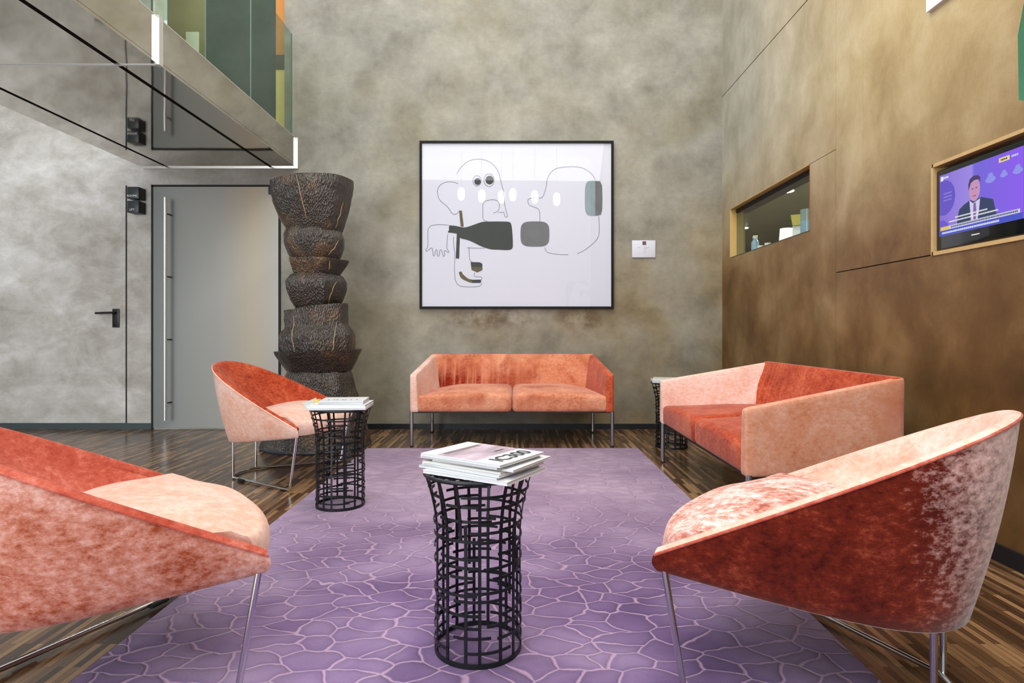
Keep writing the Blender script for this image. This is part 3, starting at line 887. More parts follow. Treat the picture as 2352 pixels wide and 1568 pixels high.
blot('curved_blot', [(525,1180),(545,1172),(560,1195),(600,1228),(628,1236),(625,1260),(570,1240),(540,1218)], M['inkochre'], -0.0215, True)
blot('curved_blot', [(628,1236),(700,1235),(699,1261),(627,1261)], M['inkdark'], -0.0216, False)
obj('glazing', B(fx0+0.015-po.x, fx1-0.015-po.x, -0.034, -0.032, 0.015, fz1-fz0-0.015), M['picglass'], pf, False)

# small white wall card
wc = thing('wall_card', 'small white caption card on the wall right of the framed drawing', 'sign', (1.237, YB, 1.661))
obj('card', B(-0.113, 0.113, -0.016, 0, 0, 0.166, bev=0.003), M['paper'], wc)
obj('emblem', B(-0.014, 0.022, -0.018, -0.015, 0.121, 0.157), plain('emblem_brown', srgb(96,80,78), 0.6, 0, 0.4, 120), wc, False)
M['caption'] = plain('caption_grey', srgb(172,178,186), 0.7)
for z, x0, x1 in ((0.095,-0.06,-0.03),(0.095,0.0,0.055),(0.082,0.0,0.03),(0.066,0.0,0.018),(0.05,-0.005,0.022)):
    obj('caption_line', B(x0, x1, -0.0168, -0.0155, z, z+0.005), M['caption'], wc, False)

# ------------------------------------------------------------------ rug
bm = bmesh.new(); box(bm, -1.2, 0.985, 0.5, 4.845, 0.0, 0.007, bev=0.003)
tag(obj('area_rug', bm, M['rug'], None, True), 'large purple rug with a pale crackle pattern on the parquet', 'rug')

# ------------------------------------------------------------------ sofas
def make_sofa(label, loc, rz, w, mats, group):
    D = 0.77; zb = 0.285; zf = 0.595; zt = 0.735; tp = 0.085
    root = thing('two_seat_sofa', label, 'sofa', loc, rz, group)
    hw = w/2
    def tap(p):
        k = 1 - tp*max(0, min(1, p.y/D))
        return Vector((p.x*k, p.y, p.z))
    for s in (-1, 1):
        def df(p, u, v, ww, s=s):
            # u across (0 outer side .. 1 inner), taper the inside, lift towards the back
            top = zf + (zt-zf)*max(0, min(1, v))
            th = 0.055 + (0.10*v + 0.015)*(1-ww)
            x = hw - u*th
            z = zb + (top-zb)*ww
            return tap(Vector((s*x, p.y, z)))
        bm = bmesh.new()
        soft_box(bm, 0, 0.1, 0, D, zb, zt, 0.02, (8, 16, 12), df)
        obj('armrest', bm, [mats['arm_l'] if s < 0 else mats['arm_r']], root, angle=60)
    def dfb(p, u, v, ww):
        # v 0 inner face .. 1 outer
        th = 0.20 - 0.15*ww**0.8
        y = D - (1-v)*th
        x = p.x
        if v < 0.5:
            f = max(0, 1 - u/0.42)
            y -= 0.012*math.sin(PI*ww) 
            y += f*(1-v*2)*0.017*math.sin(u*w*95 + 2.2*ww + 2*math.sin(u*31))*math.sin(PI*min(1, ww*1.1))
        return tap(Vector((x, y, zb + (zt-zb)*ww)))
    bm = bmesh.new()
    soft_box(bm, -hw+0.004, hw-0.004, 0, 0.15, zb, zt, 0.02, (110, 6, 14), dfb)
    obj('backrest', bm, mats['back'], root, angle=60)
    for s in (-1, 1):
        def dfc(p, u, v, ww, s=s):
            if ww > 0.55:
                e_ = u if s < 0 else 1-u
                p.z += (0.05*math.sin(PI*(0.5*min(1, e_*2.2)))*(1-max(0, e_-0.86)**2*18)*(0.45+0.55*min(1, v*1.8)) - 0.008)*(ww-0.55)/0.45
            # the outer end leans in under the arm
            return tap(p)
        bm = bmesh.new()
        x0, x1 = (-hw+0.05, -0.001) if s < 0 else (0.001, hw-0.05)
        soft_box(bm, x0, x1, 0.004, D-0.10, zb, 0.425, 0.034, (22, 18, 9), dfc)
        obj('seat_cushion', bm, [mats['seat_l'] if s < 0 else mats['seat_r']], root, angle=60)
    obj('underframe', B(-hw+0.03, hw-0.03, 0.02, D-0.03, zb-0.006, zb+0.02), M['rubber'], root, False)
    for sx, y, k in ((-1, 0.02, 1.0), (1, 0.02, 1.0), (-1, D-0.045, 1-tp), (1, D-0.045, 1-tp)):
        bm = bmesh.new(); x = sx*(hw-0.014)*k
        tube(bm, [(x, y, 0.004), (x, y, zb+0.01)], 0.0145, 12)
        lg = obj('leg', bm, M['legsteel'], root)
        bm = bmesh.new(); tube(bm, [(x, y, 0.0), (x, y, 0.012)], 0.0155, 12)
        obj('foot_glide', bm, M['rubber'], lg)
    return root
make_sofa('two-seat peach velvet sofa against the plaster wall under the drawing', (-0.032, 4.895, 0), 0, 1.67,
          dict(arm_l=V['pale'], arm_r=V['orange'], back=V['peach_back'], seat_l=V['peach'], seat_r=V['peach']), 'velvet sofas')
make_sofa('two-seat orange velvet sofa side-on along the bronze wall under the television', (1.04, 3.535, 0), -PI/2, 1.63,
          dict(arm_l=V['pale'], arm_r=V['tan'], back=V['orange'], seat_l=V['orange'], seat_r=V['orange']), 'velvet sofas')

# ------------------------------------------------------------------ tub chairs
def bez(P, t):
    a, b, c, d = [Vector(p) for p in P]
    return (1-t)**3*a + 3*(1-t)**2*t*b + 3*(1-t)*t*t*c + t**3*d
def ucurve(P0, P1, P2, P3, n=22):
    half = [bez((P0, P1, P2, P3), i/n) for i in range(n+1)]      # (l, f) front corner -> back centre
    return [Vector((-p[0], p[1])) for p in half] + [Vector((p[0], p[1])) for p in reversed(half[:-1])]
FC, FB = 0.565, -0.16
ZFR, ZBK, ZB0, ZB1 = 0.376, 0.748, 0.326, 0.245     # rim front/back, bottom front/back
def zr(f): return ZFR + (ZBK-ZFR)*(FC-f)/(FC-FB)
def zbt(f): return ZB0 + (ZB1-ZB0)*(FC-f)/(FC+0.05)
bot = ucurve((0.425, FC), (0.315, 0.20), (0.26, -0.065), (0, -0.065))
rim = ucurve((0.44, FC), (0.40, 0.18), (0.335, FB), (0, FB))
rin = ucurve((0.405, FC-0.005), (0.36, 0.19), (0.295, FB+0.045), (0, FB+0.045))
inb = ucurve((0.395, FC-0.02), (0.33, 0.34), (0.24, 0.19), (0, 0.19))
def v3(p, z): return Vector((p[0], p[1], z))
def make_chair():
    root = thing('tub_chair', 'x', 'armchair')
    # outer shell with underside
    bm = bmesh.new()
    rows = []
    for k in range(9):
        q = k/8
        row = []
        for a, b in zip(bot, rim):
            p = v3(a, zbt(a[1])).lerp(v3(b, zr(b[1])), q)
            d = Vector((p.x, p.y-0.25, 0)).normalized()
            row.append(p + d*0.012*math.sin(PI*q))
        rows.append(row)
    R = loft(bm, rows, False, False, False)
    low = [bm.verts.new(v3(p*0.97 + Vector((0, 0.006)), zbt(p[1])-0.006)) for p in bot]
    for k in range(len(low)-1):
        bm.faces.new((R[0][k+1], R[0][k], low[k], low[k+1]))
    n = len(low)
    for k in range(n//2):
        a, b, c_, d = low[k], low[k+1], low[n-2-k], low[n-1-k]
        if len({a, b, c_, d}) == 4: bm.faces.new((a, b, c_, d))
        elif len({a, b, c_, d}) == 3: bm.faces.new((a, b, d))
    obj('outer_shell', bm, V['peach'], root, angle=50)
    # rolled rim and inner face
    bm = bmesh.new()
    rows = []
    for k in range(7):
        q = k/6
        row = []
        for a, b in zip(rim, rin):
            p = v3(a, zr(a[1])).lerp(v3(b, zr(b[1])-0.012), q)
            p.z += 0.016*math.sin(PI*q)
            row.append(p)
        rows.append(row)
    for k in range(1, 9):
        q = k/8
        row = []
        for b, c_ in zip(rin, inb):
            p = v3(b, zr(b[1])-0.012).lerp(v3(c_, min(0.425, zr(c_[1])-0.02)), q)
            d = Vector((p.x, p.y-0.3, 0)).normalized()
            row.append(p + d*(0.014)*math.sin(PI*q))
        rows.append(row)
    R2 = loft(bm, rows, False, False, False)
    low = R2[-1]; n = len(low)
    for k in range(n//2):
        q = [low[k], low[k+1], low[n-2-k], low[n-1-k]]
        q = list(dict.fromkeys(q))
        if len(q) > 2: bm.faces.new(q)
    obj('inner_back', bm, V['orange'], root, angle=70)
    bm = bmesh.new()
    tube(bm, [v3(p, zr(p[1])) + Vector((p[0]*0.004, 0, -0.004)) for p in rim], 0.0038, 8)
    obj('piping', bm, V['coral'], root)
    # domed seat with rounded nose, its side walls tucked down inside the shell
    bm = bmesh.new()
    NS, NT_ = 30, 32
    grid = []
    for i in range(NT_+1):
        t = i/NT_
        row = []
        for j in range(NS+1):
            s = -1 + 2*j/NS
            tt = min(1, t/0.66)
            hwid = 0.29 + 0.118*tt**0.9
            f0 = 0.10 + 0.10*(s*s)
            fe = 0.535 + 0.075*(1-abs(s)**2.4) - 0.015*abs(s)**6
            ss = math.copysign(abs(s)**0.92, s)
            l = hwid*ss
            f = f0 + (fe-f0)*tt
            zc = 0.43 + 0.045*math.sin(PI/2*min(1, tt/0.4)) - 0.055*max(0, (tt-0.4)/0.6)**2
            ze = min(0.44, zr(f) + 0.024)
            z = ze + (max(zc, ze)-ze)*(1-abs(s)**3.2)
            if t > 0.66:
                a = (t-0.66)/0.34*PI*0.64
                rz_ = (z-0.33)*0.56
                f = fe + rz_*math.sin(a)*0.95*(0.4+0.6*(1-abs(s)**3))
                z = z - rz_*(1-math.cos(a))*1.28
            row.append(Vector((l, f, z)))
        a, b = row[0].copy(), row[-1].copy()
        a.z = min(a.z, 0.34); b.z = min(b.z, 0.34); a.x *= 0.96; b.x *= 0.96
        grid.append([a] + row + [b])
    loft(bm, grid, False, False, False)
    obj('seat_cushion', bm, V['pale'], root, angle=80)
    # floor loop: two straight bars joined by a bowed back bar
    RL, FL, FF = 0.14, 0.40, 0.50
    def arc():
        out = [Vector((-FL, FF, 0.011))]
        out += [Vector((-RL-0.008, 0.012, 0.011))]
        for k in range(1, 8):
            q = k/8
            out.append(Vector((-RL + 2*RL*q, -0.045*math.sin(PI*q), 0.011)))
        out += [Vector((RL+0.008, 0.012, 0.011)), Vector((FL, FF, 0.011))]
        return out
    bm = bmesh.new(); tube(bm, fillet(arc(), 0.02, 4), 0.0085, 10)
    fr = obj('floor_loop', bm, M['chrome'], root)
    for s in (-1, 1):
        for p0, p1 in (((FL-0.03, FF-0.035), (FL-0.06, FF-0.085)), ((RL+0.07, 0.11), (RL+0.04, 0.06))):
            bm = bmesh.new(); tube(bm, [(s*p0[0], p0[1], 0.0095), (s*p1[0], p1[1], 0.0095)], 0.0095, 8)
            obj('floor_glide', bm, M['rubber'], fr)
    for s in (-1, 1):
        bm = bmesh.new(); tube(bm, fillet([(s*(FL-0.03), FF-0.033, 0.011), (s*FL, FF, 0.011), (s*0.415, FC-0.014, 0.335)], 0.03), 0.0085, 10)
        obj('leg', bm, M['chrome'], root)
        bm = bmesh.new(); tube(bm, [(s*RL, 0.0, 0.011), (s*RL*1.02, 0.0, 0.27)], 0.0085, 10)
        obj('leg', bm, M['chrome'], root)
    return root
chair0 = make_chair()
def dress(root, mats):
    for ch in root.children:
        k = ch.name.split('.')[0]
        if k in mats:
            ch.material_slots[0].link = 'OBJECT'
            ch.material_slots[0].material = mats[k]
def place(root, M_, fwd, label, mats, zlift=0.0):
    root.location = (M_[0], M_[1], zlift)
    root.rotation_euler = (0, 0, math.atan2(fwd[1], fwd[0]) - PI/2)
    tag(root, label, 'armchair', 'velvet tub chairs')
    dress(root, mats)
chairD = copy_tree(chair0)
chairE = copy_tree(chair0)
place(chair0, (-1.80, 3.99), (0.996, -0.087), 'peach tub chair with orange inside standing before the carved totem',
      dict(outer_shell=V['pale'], inner_back=V['orange'], seat_cushion=V['pale'], piping=V['pale']))
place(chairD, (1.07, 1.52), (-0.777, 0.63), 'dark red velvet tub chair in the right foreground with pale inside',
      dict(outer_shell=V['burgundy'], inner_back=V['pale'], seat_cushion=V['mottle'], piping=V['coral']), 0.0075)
place(chairE, (-1.346, 1.512), (0.777, 0.63), 'blotched salmon tub chair cut off by the left edge, pale seat',
      dict(outer_shell=V['blotch'], inner_back=V['coral'], seat_cushion=V['pale'], piping=V['coral']), 0.0075)

# ------------------------------------------------------------------ woven iron side tables
def prof_r(z):
    if z < 0.33: return 0.124
    q = (z-0.33)/(0.525-0.33)
    return 0.124 + 0.035*q**2.0
ZT = 0.525
def make_table():
    rng = random.Random(11)
    root = thing('woven_side_table', 'x', 'side table')
    def band(bm, pts_in, w, th, axis):
        """flat bar through (angle, z) pairs; axis 'v' or 'h'"""
        prev = None; first = None
        for a, z, dr in pts_in:
            r = prof_r(z) + dr
            c_, s_ = math.cos(a), math.sin(a)
            if axis == 'v':
                da = w/2/r
                q = [Vector(((r+o)*math.cos(a+d), (r+o)*math.sin(a+d), z)) for d, o in ((-da,0),(da,0),(da,th),(-da,th))]
            else:
                q = [Vector(((r+o)*c_, (r+o)*s_, z+dz)) for dz, o in ((-w/2,0),(w/2,0),(w/2,th),(-w/2,th))]
            q = [bm.verts.new(x) for x in q]
            if prev:
                for k in range(4): bm.faces.new((prev[k], prev[(k+1)%4], q[(k+1)%4], q[k]))
            else: first = q
            prev = q
        bm.faces.new(first); bm.faces.new(list(reversed(prev)))
    bm = bmesh.new()
    NV = 14
    angs = [2*PI*(i+rng.uniform(-0.22, 0.22))/NV for i in range(NV)]
    for a in angs:
        # uprights are full or broken like strips of a weave
        segs = [(0.006, ZT)] if rng.random() < 0.55 else rng.choice([[(0.006, 0.28), (0.20, ZT)], [(0.006, 0.17), (0.12, ZT)], [(0.006, 0.40), (0.35, ZT)], [(0.006, ZT)]])
        da = 0
        for z0, z1 in segs:
            n = max(2, int((z1-z0)/0.03))
            band(bm, [(a+da, z0+(z1-z0)*k/n, 0) for k in range(n+1)], 0.0092, 0.0035, 'v')
            da += rng.choice((-0.12, 0.12))
    lv = 0.045
    while lv < ZT-0.02:
        a = rng.uniform(0, 2*PI); end = a + 2*PI*0.97
        while a < end:
            ln = rng.uniform(0.55, 1.5)
            z = lv + rng.uniform(-0.009, 0.009)
            n = max(4, int(ln/0.12))
            o = 0.0035 if rng.random() < 0.6 else -0.0035
            band(bm, [(a+ln*k/n, z, o) for k in range(n+1)], 0.0078, 0.0032, 'h')
            a += ln + rng.choice((-0.25, 0.15, 0.42))
        lv += 0.0335
    obj('lattice', bm, M['iron'], root, False)
    bm = bmesh.new()
    band(bm, [(2*PI*k/48, 0.008, 0.002) for k in range(49)], 0.014, 0.004, 'h')
    obj('base_ring', bm, M['iron'], root, False)
    bm = bmesh.new()
    rr = prof_r(ZT)
    tube(bm, [(rr*math.cos(2*PI*k/48), rr*math.sin(2*PI*k/48), ZT) for k in range(48)], 0.006, 8, True)
    obj('rim', bm, M['iron'], root)
    bm = bmesh.new()
    for k in range(-5, 6):
        x = k*0.027 + rng.uniform(-0.004, 0.004)
        h_ = math.sqrt(max(0, rr*rr-x*x))
        box(bm, x-0.0045, x+0.0045, -h_, h_, ZT-0.004, ZT-0.001)
        box(bm, -h_, h_, x-0.0045, x+0.0045, ZT-0.001, ZT+0.002)
    obj('woven_top', bm, M['iron'], root, False)
    return root
tb0 = make_table()
tb1 = copy_tree(tb0); tb2 = copy_tree(tb0)
TAB = [(-0.113, 1.80, 0.007), (-0.952, 3.26, 0.007), (1.276, 4.93, 0.0)]
for tb, p, l_, rz in zip((tb0, tb1, tb2), TAB, ('woven black iron side table in the middle foreground of the purple rug',
        'woven black iron side table at the rug edge beside the peach tub chair',
        'woven black iron side table in the corner behind the orange sofa arm'), (0.4, 2.0, 3.7)):
    tb.location = p; tb.rotation_euler = (0, 0, rz)
    tag(tb, l_, 'side table', 'woven iron side tables')

# ------------------------------------------------------------------ magazines
def magazine(label, loc, rz, w, d, th, cover, group, curl=0.0, deco=None):
    m_ = thing('magazine', label, 'magazine', loc, rz, group)
    def df(p):
        return p
    bm = bmesh.new()
    n = 30
    def sheet(z0, z1, x0, x1, y0, y1):
        rings = []
        for i in range(n+1):
            x = x0 + (x1-x0)*i/n
            q = max(0, (0.10 - (x-x0)/(x1-x0))/0.10)
            dz = curl*q**2
            rings.append([(x, y0, z0+dz), (x, y1, z0+dz), (x, y1, z1+dz), (x, y0, z1+dz)])
        loft(bm, rings)
    sheet(0.0008, th-0.0008, -w/2+0.001, w/2-0.002, -d/2+0.001, d/2-0.002)
    obj('pages', bm, M['pages'], m_, False)
    bm = bmesh.new()
    sheet(th-0.0008, th, -w/2, w/2, -d/2, d/2)
    sheet(0, 0.0008, -w/2, w/2, -d/2, d/2)
    cv = obj('cover', bm, cover, m_, False)
    if deco: deco(cv, th)
    return m_
def deco_top(cv, th):
    t = NT('cover_photograph'); v = t.coords()
    nn = t.noise(t.coords(scale=(6, 2, 1)), 2.2, 4, 0.6)
    col = t.ramp(nn, [(0.25, srgb(96,96,102)), (0.42, srgb(170,148,160)), (0.58, srgb(206,184,200)), (0.8, srgb(226,220,232))])
    m_ = t.pbr(col, 0.25)
    obj('cover_photo', B(-0.09, 0.055, -0.103, 0.109, th, th+0.0004), m_, cv, False)
    obj('photo_strip', B(-0.088, -0.068, -0.08, 0.085, th+0.0004, th+0.0007), plain('photo_dark', srgb(120,104,104), 0.3, 0, 0.6, 60), cv, False)
    obj('photo_boat', B(0.018, 0.026, 0.03, 0.075, th+0.0004, th+0.0007), M['print'], cv, False)
    text_obj('title', 'IC300', 0.066, M['print'], cv, (0.10, 0.008, th+0.0006), (0, 0, PI/2), True)
TX0, TY0, _ = TAB[0]
base_z = ZT + 0.007 + 0.0065
stack = [  # dx, dy, rz deg, w, d, th, cover
    (0.010, -0.022, -31, 0.29, 0.215, 0.010, 'cover_white', 'thick white magazine at the bottom of the foreground stack'),
    (-0.008, 0.0, -34, 0.285, 0.215, 0.006, 'cover_grey', 'grey magazine second from the bottom of the foreground stack'),
    (0.004, 0.004, -36, 0.29, 0.22, 0.007, 'cover_white', 'white magazine third from the bottom of the foreground stack'),
    (0.0, 0.002, -33, 0.28, 0.21, 0.006, 'cover_cream', 'cream magazine fourth from the bottom of the foreground stack'),
    (0.030, 0.0, -31, 0.28, 0.215, 0.006, 'cover_white', 'white magazine sticking out to the right below the top of the foreground stack'),
    (-0.004, 0.004, -35, 0.285, 0.215, 0.008, 'cover_grey', 'pale grey magazine directly under the top one of the foreground stack'),
    (0.002, -0.004, -34.5, 0.29, 0.22, 0.007, 'cover_white', 'top magazine of the foreground stack, white with a pinkish photograph and large lettering'),
]
z = base_z
for i, (dx, dy, a, w_, d_, th, cv, lb) in enumerate(stack):
    magazine(lb, (TX0+0.012+dx, TY0-0.018+dy, z), math.radians(a), w_, d_, th, M[cv], 'magazines on the foreground table',
             deco=deco_top if i == len(stack)-1 else None)
    z += th + 0.0004
def deco_dots(cv, th):
    bm = bmesh.new(); rg = random.Random(5)
    x = -0.08
    while x < 0.09:
        box(bm, x, x+0.008, -0.04, -0.022, th, th+0.0004); x += rg.choice((0.014, 0.014, 0.03))
    obj('printed_marks', bm, M['print'], cv, False)
def deco_tab(cv, th):
    obj('yellow_corner', B(-0.155, -0.135, 0.0, 0.06, th, th+0.012), M['yellow'], cv, False)
z = base_z
TX1, TY1, _ = TAB[1]
for i, (dx, dy, a, w_, d_, th, cv, lb, cu, dc) in enumerate([
    (0.0, -0.01, 4, 0.32, 0.25, 0.010, 'cover_white', 'white magazine with curled left corner at the bottom of the pile by the tub chair', 0.028, None),
    (0.016, -0.004, 2, 0.285, 0.22, 0.014, 'cover_white', 'thick white magazine second from the bottom of the pile by the tub chair', 0.0, deco_tab),
    (0.020, 0.0, 3, 0.24, 0.17, 0.010, 'cover_navy', 'slate patterned magazine second from the top of the pile by the tub chair', 0.0, None),
    (0.020, 0.006, 5, 0.235, 0.19, 0.007, 'cover_white', 'white magazine with small dark print on top of the pile by the tub chair', 0.0, deco_dots)]):
    magazine(lb, (TX1+dx, TY1+dy, z), math.radians(a), w_, d_, th, M[cv], 'magazines on the table by the tub chair', cu, dc)
    z += th + 0.0004
z = base_z - 0.007
TX2, TY2, _ = TAB[2]
for dx, dy, a, w_, d_, th, cv, lb in [
    (-0.005, 0.0, -12, 0.30, 0.22, 0.012, 'cover_white', 'thick white magazine at the bottom of the pile behind the orange sofa'),
    (-0.012, 0.004, -9, 0.30, 0.22, 0.009, 'cover_grey', 'grey magazine in the middle of the pile behind the orange sofa'),
    (0.0, 0.004, -14, 0.29, 0.22, 0.009, 'cover_cream', 'cream covered magazine on top of the pile behind the orange sofa')]:
    magazine(lb, (TX2+dx, TY2+dy, z), math.radians(a), w_, d_, th, M[cv], 'magazines on the corner table')
    z += th + 0.0004

# ------------------------------------------------------------------ carved totem
SY = 5.02
K = 1380/SY
tt = thing('carved_totem', 'tall dark carved wooden totem of stacked tapering blocks beside the glass door', 'sculpture', (-1.66, SY, 0))
def zt_(py): return 0.95 - (py-760)/K
def px_(px): return (px-1185)/K + 1.66
BL = {}
def block(name, rows, mat, tilt=0.0, sq=0.75, seed=0, inset=0.0, rough=0.012, ns=6, rot=0.4, fac=0.6):
    N = 72
    R = [(zt_(y), (px_(a)+px_(b))/2, (px_(b)-px_(a))/2) for y, a, b in rows]
    if R[0][0] > R[-1][0]: R.reverse()
    # resample smoothly
    fine = []
    for (z0, c0, r0), (z1, c1, r1) in zip(R, R[1:]):
        n = max(1, int(abs(z1-z0)/0.02))
        for k in range(n):
            q = k/n
            fine.append((z0+(z1-z0)*q, c0+(c1-c0)*q, r0+(r1-r0)*q))
    fine.append(R[-1])
    zt0, zt1 = fine[0][0], fine[-1][0]
    rings = []
    for z, cx, r in fine:
        ring = []
        for k in range(N):
            a = 2*PI*k/N
            c_, s_ = math.cos(a), math.sin(a)
            q_ = ((a - rot) % (2*PI/ns)) - PI/ns
            pr = (math.cos(PI/ns)/math.cos(q_))
            rr = r*(1.015 + fac*(pr - 1) + fac*(1-math.cos(PI/ns))*0.6)
            nv = mnoise.noise(Vector((c_*2.2+seed*3.1, s_*2.2, z*5)))*0.6 + mnoise.noise(Vector((c_*7+seed, s_*7, z*22)))*0.4
            rr += nv*rough*(r/0.25)
            tz = z + tilt*c_*(z-zt0)/max(1e-6, zt1-zt0)
            ring.append((cx + rr*c_, rr*s_, tz))
        rings.append(ring)
    bm = bmesh.new()
    if inset:
        top = rings[-1]; cx = fine[-1][1]; r = fine[-1][2]
        rings.append([(cx+(x-cx)*0.9, y*0.9, z) for x, y, z in top])
        rings.append([(cx+(x-cx)*0.82, y*0.82, z-inset) for x, y, z in top])
    loft(bm, rings)
    o = obj(name, bm, mat, tt, angle=45)
    BL[name + str(seed)] = (o, fine)
    return o, fine
b1 = block('carved_block', [(421,627,805),(440,627,806),(470,635,801),(500,646,793),(525,660,785),(542,670,777)], M['wood'], 0.03, 0.92, 1, 0.03, ns=7, rot=0.2, fac=0.5)
b2 = block('carved_block', [(521,676,770),(530,662,784),(545,656,790),(565,657,789),(585,664,783),(599,672,776)], M['wood'], -0.02, 0.9, 2, ns=6, rot=0.9, fac=0.5)
b3 = block('carved_block', [(597,666,792),(602,666,791),(640,680,768)], M['wood'], 0.0, 0.78, 3, 0.012, ns=5, rot=0.25, fac=0.95)
b4 = block('carved_block', [(622,690,756),(634,668,780),(648,658,788),(665,659,788),(690,668,780),(718,686,766)], M['wood'], 0.0, 0.85, 4, ns=5, rot=0.3, fac=0.85)
b5 = block('carved_block', [(706,661,797),(750,660,798),(758,653,806),(772,649,814),(800,651,814),(822,657,812)], M['wood'], 0.035, 0.85, 5, 0.04, ns=6, rot=0.62, fac=0.75)
b6 = block('carved_block', [(804,638,826),(812,640,824),(850,664,804)], M['wood'], 0.008, 0.95, 6, 0.03, ns=8, fac=0.3)
b7 = block('base_block', [(846,668,800),(860,661,806),(900,652,816),(960,632,832),(1018,608,846)], M['woodgrey'], 0.0, 0.92, 7, ns=7, rot=0.1, fac=0.45)
bm = bmesh.new(); lathe(bm, [(0.44,0.0),(0.445,0.012),(0.435,0.024)], 48, 0.0, 0.0)
obj('base_disc', bm, M['signblack'], tt)
def crack(b, pts, r=0.0028):
    o, fine = b
    P = []
    for x, y in pts:
        z = zt_(y); X = px_(x)
        row = min(fine, key=lambda q: abs(q[0]-z))
        dx = max(-0.98, min(0.98, (X-row[1])/row[2]))
        rr = row[2]
        # march outward until just at the carved surface
        P.append(Vector((X, -rr*math.sqrt(1-dx*dx)*1.02, z)))
    dg = o.data
    from mathutils.bvhtree import BVHTree
    bvh = BVHTree.FromPolygons([v.co for v in dg.vertices], [p.vertices for p in dg.polygons])
    Q = []
    fin = []
    for a, c_ in zip(P, P[1:]):
        for k in range(6): fin.append(a.lerp(c_, k/6))
    fin.append(P[-1])
    for p in fin:
        hit = bvh.ray_cast(Vector((p.x + 0.0012*math.sin(p.z*70), -2, p.z)), Vector((0, 1, 0)))
        if hit[0] is not None: Q.append(hit[0] + Vector((0, -0.001, 0)))
    if len(Q) > 2:
        bm = bmesh.new(); tube(bm, Q, lambda t: r*(0.4+0.6*math.sin(PI*t)), 6)
        obj('crack_line', bm, M['crack'], o)
crack(b1, [(714,424),(719,445),(722,470),(727,500),(728,515)])
crack(b1, [(796,470),(788,500),(778,528)], 0.003)
crack(b2, [(786,556),(778,574),(766,590)])
crack(b3, [(772,604),(766,622)], 0.005)
crack(b4, [(780,648),(773,672),(764,700)])
crack(b5, [(697,726),(696,760),(701,790),(706,816)])
crack(b5, [(785,742),(786,770),(784,795),(780,814)])

# ------------------------------------------------------------------ plant whose leaf tip enters the top right corner
pp = thing('potted_plant', 'broad green leaf of a tall plant at the top right corner', 'plant', (1.45, 0.35, 0))
bm = bmesh.new(); lathe(bm, [(0.13,0),(0.17,0.3),(0.18,0.36),(0.165,0.36),(0.15,0.3)], 32); obj('pot', bm, M['pot'], pp)
bm = bmesh.new(); lathe(bm, [(0.155,0.31),(0.10,0.335),(0.02,0.34)], 24); obj('soil', bm, plain('soil', srgb(50,38,30), 0.9), pp)
bm = bmesh.new(); tube(bm, [(0,0,0.33),(0.01,0.01,0.8),(0,0.03,1.3),(-0.02,0.05,1.75)], 0.016, 8); obj('stem', bm, M['leaf'], pp)
def leaf(root, mid, tip, wid):
    root, mid, tip = Vector(root), Vector(mid), Vector(tip)
    bm = bmesh.new(); prev = None
    for i in range(15):
        t = i/14
        p = (1-t)**2*root + 2*(1-t)*t*mid + t*t*tip
        d = (2*(1-t)*(mid-root) + 2*t*(tip-mid)).normalized()
        s = d.cross(Vector((0, 0, 1))).normalized()
        w_ = wid*math.sin(PI*min(1, t**0.8*0.98+0.01))**0.7 if t > 0.12 else 0.008
        dn = Vector((0, 0, 0.15*w_))
        q = [bm.verts.new(p - s*w_ + dn), bm.verts.new(p), bm.verts.new(p + s*w_ + dn)]
        if prev:
            for k in range(2): bm.faces.new((prev[k], prev[k+1], q[k+1], q[k]))
        prev = q
    obj('leaf', bm, M['leaf'], pp)
leaf((-0.02,0.05,1.72), (-0.555,0.62,2.1), (-0.545,0.72,1.36), 0.10)
leaf((-0.02,0.05,1.75), (0.15,-0.1,2.1), (0.35,-0.35,1.8), 0.11)
leaf((0,0.03,1.5), (-0.1,-0.25,1.9), (-0.2,-0.5,1.6), 0.10)
leaf((0,0.03,1.4), (0.2,0.1,1.8), (0.38,0.2,1.5), 0.10)
leaf((0,0.02,1.2), (0.1,-0.3,1.5), (0.2,-0.5,1.2), 0.10)

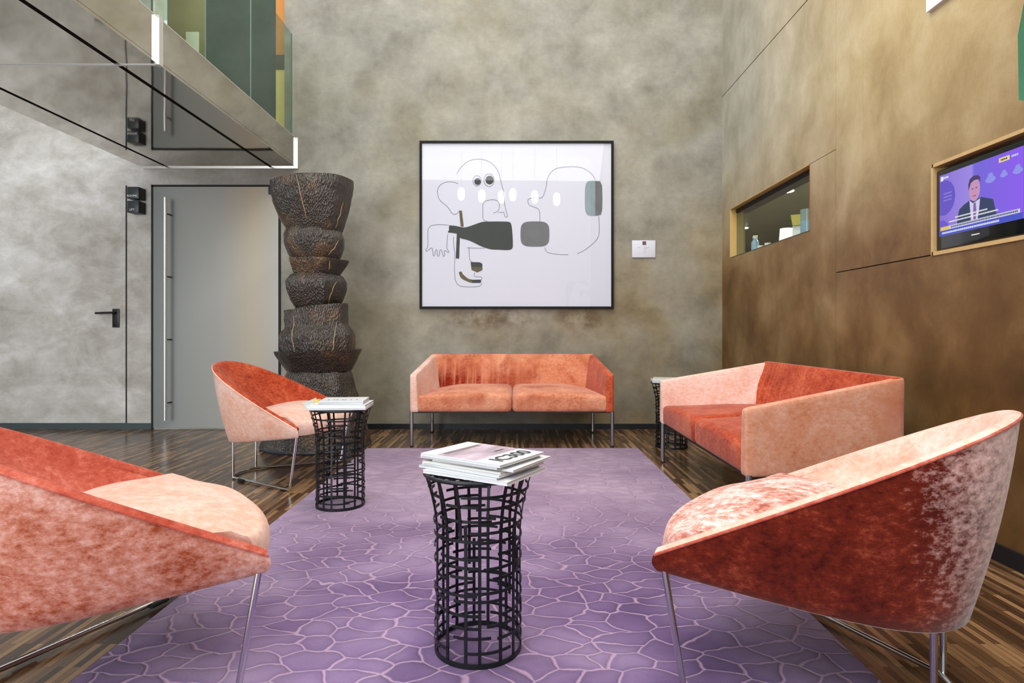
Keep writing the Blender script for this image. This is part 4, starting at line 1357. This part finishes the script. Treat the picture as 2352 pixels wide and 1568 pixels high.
# ------------------------------------------------------------------ light
wd = bpy.data.worlds.new('world'); sc.world = wd
wd.use_nodes = True
bg = wd.node_tree.nodes['Background']
bg.inputs['Color'].default_value = (0.90, 0.95, 1.0, 1)
bg.inputs['Strength'].default_value = 1.5
def area(name, loc, target, sx, sy_, power, col=(1, 1, 1)):
    l = bpy.data.lights.new(name, 'AREA'); l.shape = 'RECTANGLE'
    l.size = sx; l.size_y = sy_; l.energy = power; l.color = col
    o = bpy.data.objects.new(name, l); o.location = loc
    d = Vector(target) - Vector(loc)
    o.rotation_euler = d.to_track_quat('-Z', 'Y').to_euler()
    C.objects.link(o)
    return o
area('ceiling_fill', (-0.8, 3.0, 5.5), (-0.8, 3.0, 0), 4.8, 4.5, 200, (0.97, 0.98, 1.0))  # added soft fill under the unseen ceiling
area('front_fill', (-1.0, -1.6, 5.45), (-0.8, 4.0, 0.5), 6.0, 2.6, 290, (0.94, 0.97, 1))  # added fill high behind the viewer, no fixture seen
area('left_fill', (-4.2, -3.4, 1.9), (-4.0, 5.8, 1.4), 2.6, 3.2, 250, (0.94, 0.97, 1))  # added front-left fill for the plaster, no window there
area('upper_wall_fill', (0.9, 2.6, 5.4), (2.0, 2.9, 2.2), 0.5, 3.0, 85, (1, 0.92, 0.78))  # added warm light to brighten the upper bronze wall, source unseen
area('bar_fill', (3.6, 7.0, 2.7), (3.6, 7.0, 0), 1.2, 3.0, 220, (1, 0.97, 0.88))  # added fill to brighten the bar, besides its glowing discs
area('lobby_fill', (-2.7, 6.0, 5.2), (-2.8, 6.05, 2.8), 0.8, 0.3, 40, (1, 0.94, 0.8))  # added fill to lighten the upper lobby, source unseen

# pendant lamps over the bar behind the viewer, mirrored in the picture glass
for i, (px, py) in enumerate(((1060,447),(1107,452),(1152,454),(1178,449),(1228,454),(1278,459))):
    x = (px-1185)/1380*13.65; z = 0.95 + (760-py)/1380*13.65
    pd = thing('pendant_lamp', 'glowing white pendant lamp mirrored in the glass of the framed drawing', 'lamp', (x, -2.0, z), 0, 'pendant lamps')
    bm = bmesh.new(); lathe(bm, [(0.03,0.15),(0.075,0.10),(0.085,0.0),(0.07,-0.10),(0.03,-0.14)], 20)
    obj('lamp_shade', bm, M['pendant'], pd)
    bm = bmesh.new(); tube(bm, [(0,0,0.15),(0,0,ZC-z)], 0.004, 6); obj('cord', bm, M['rubber'], pd)

sc.view_settings.view_transform = 'Standard'
sc.view_settings.look = 'None'
sc.view_settings.exposure = 0.0
sc.cycles.max_bounces = 6
sc.cycles.use_adaptive_sampling = True
sc.cycles.adaptive_threshold = 0.03
sc.cycles.diffuse_bounces = 2
sc.cycles.glossy_bounces = 3
sc.cycles.transparent_max_bounces = 8
sc.cycles.caustics_reflective = False
sc.cycles.caustics_refractive = False
sc.cycles.use_denoising = True
sc.cycles.sample_clamp_indirect = 4.0
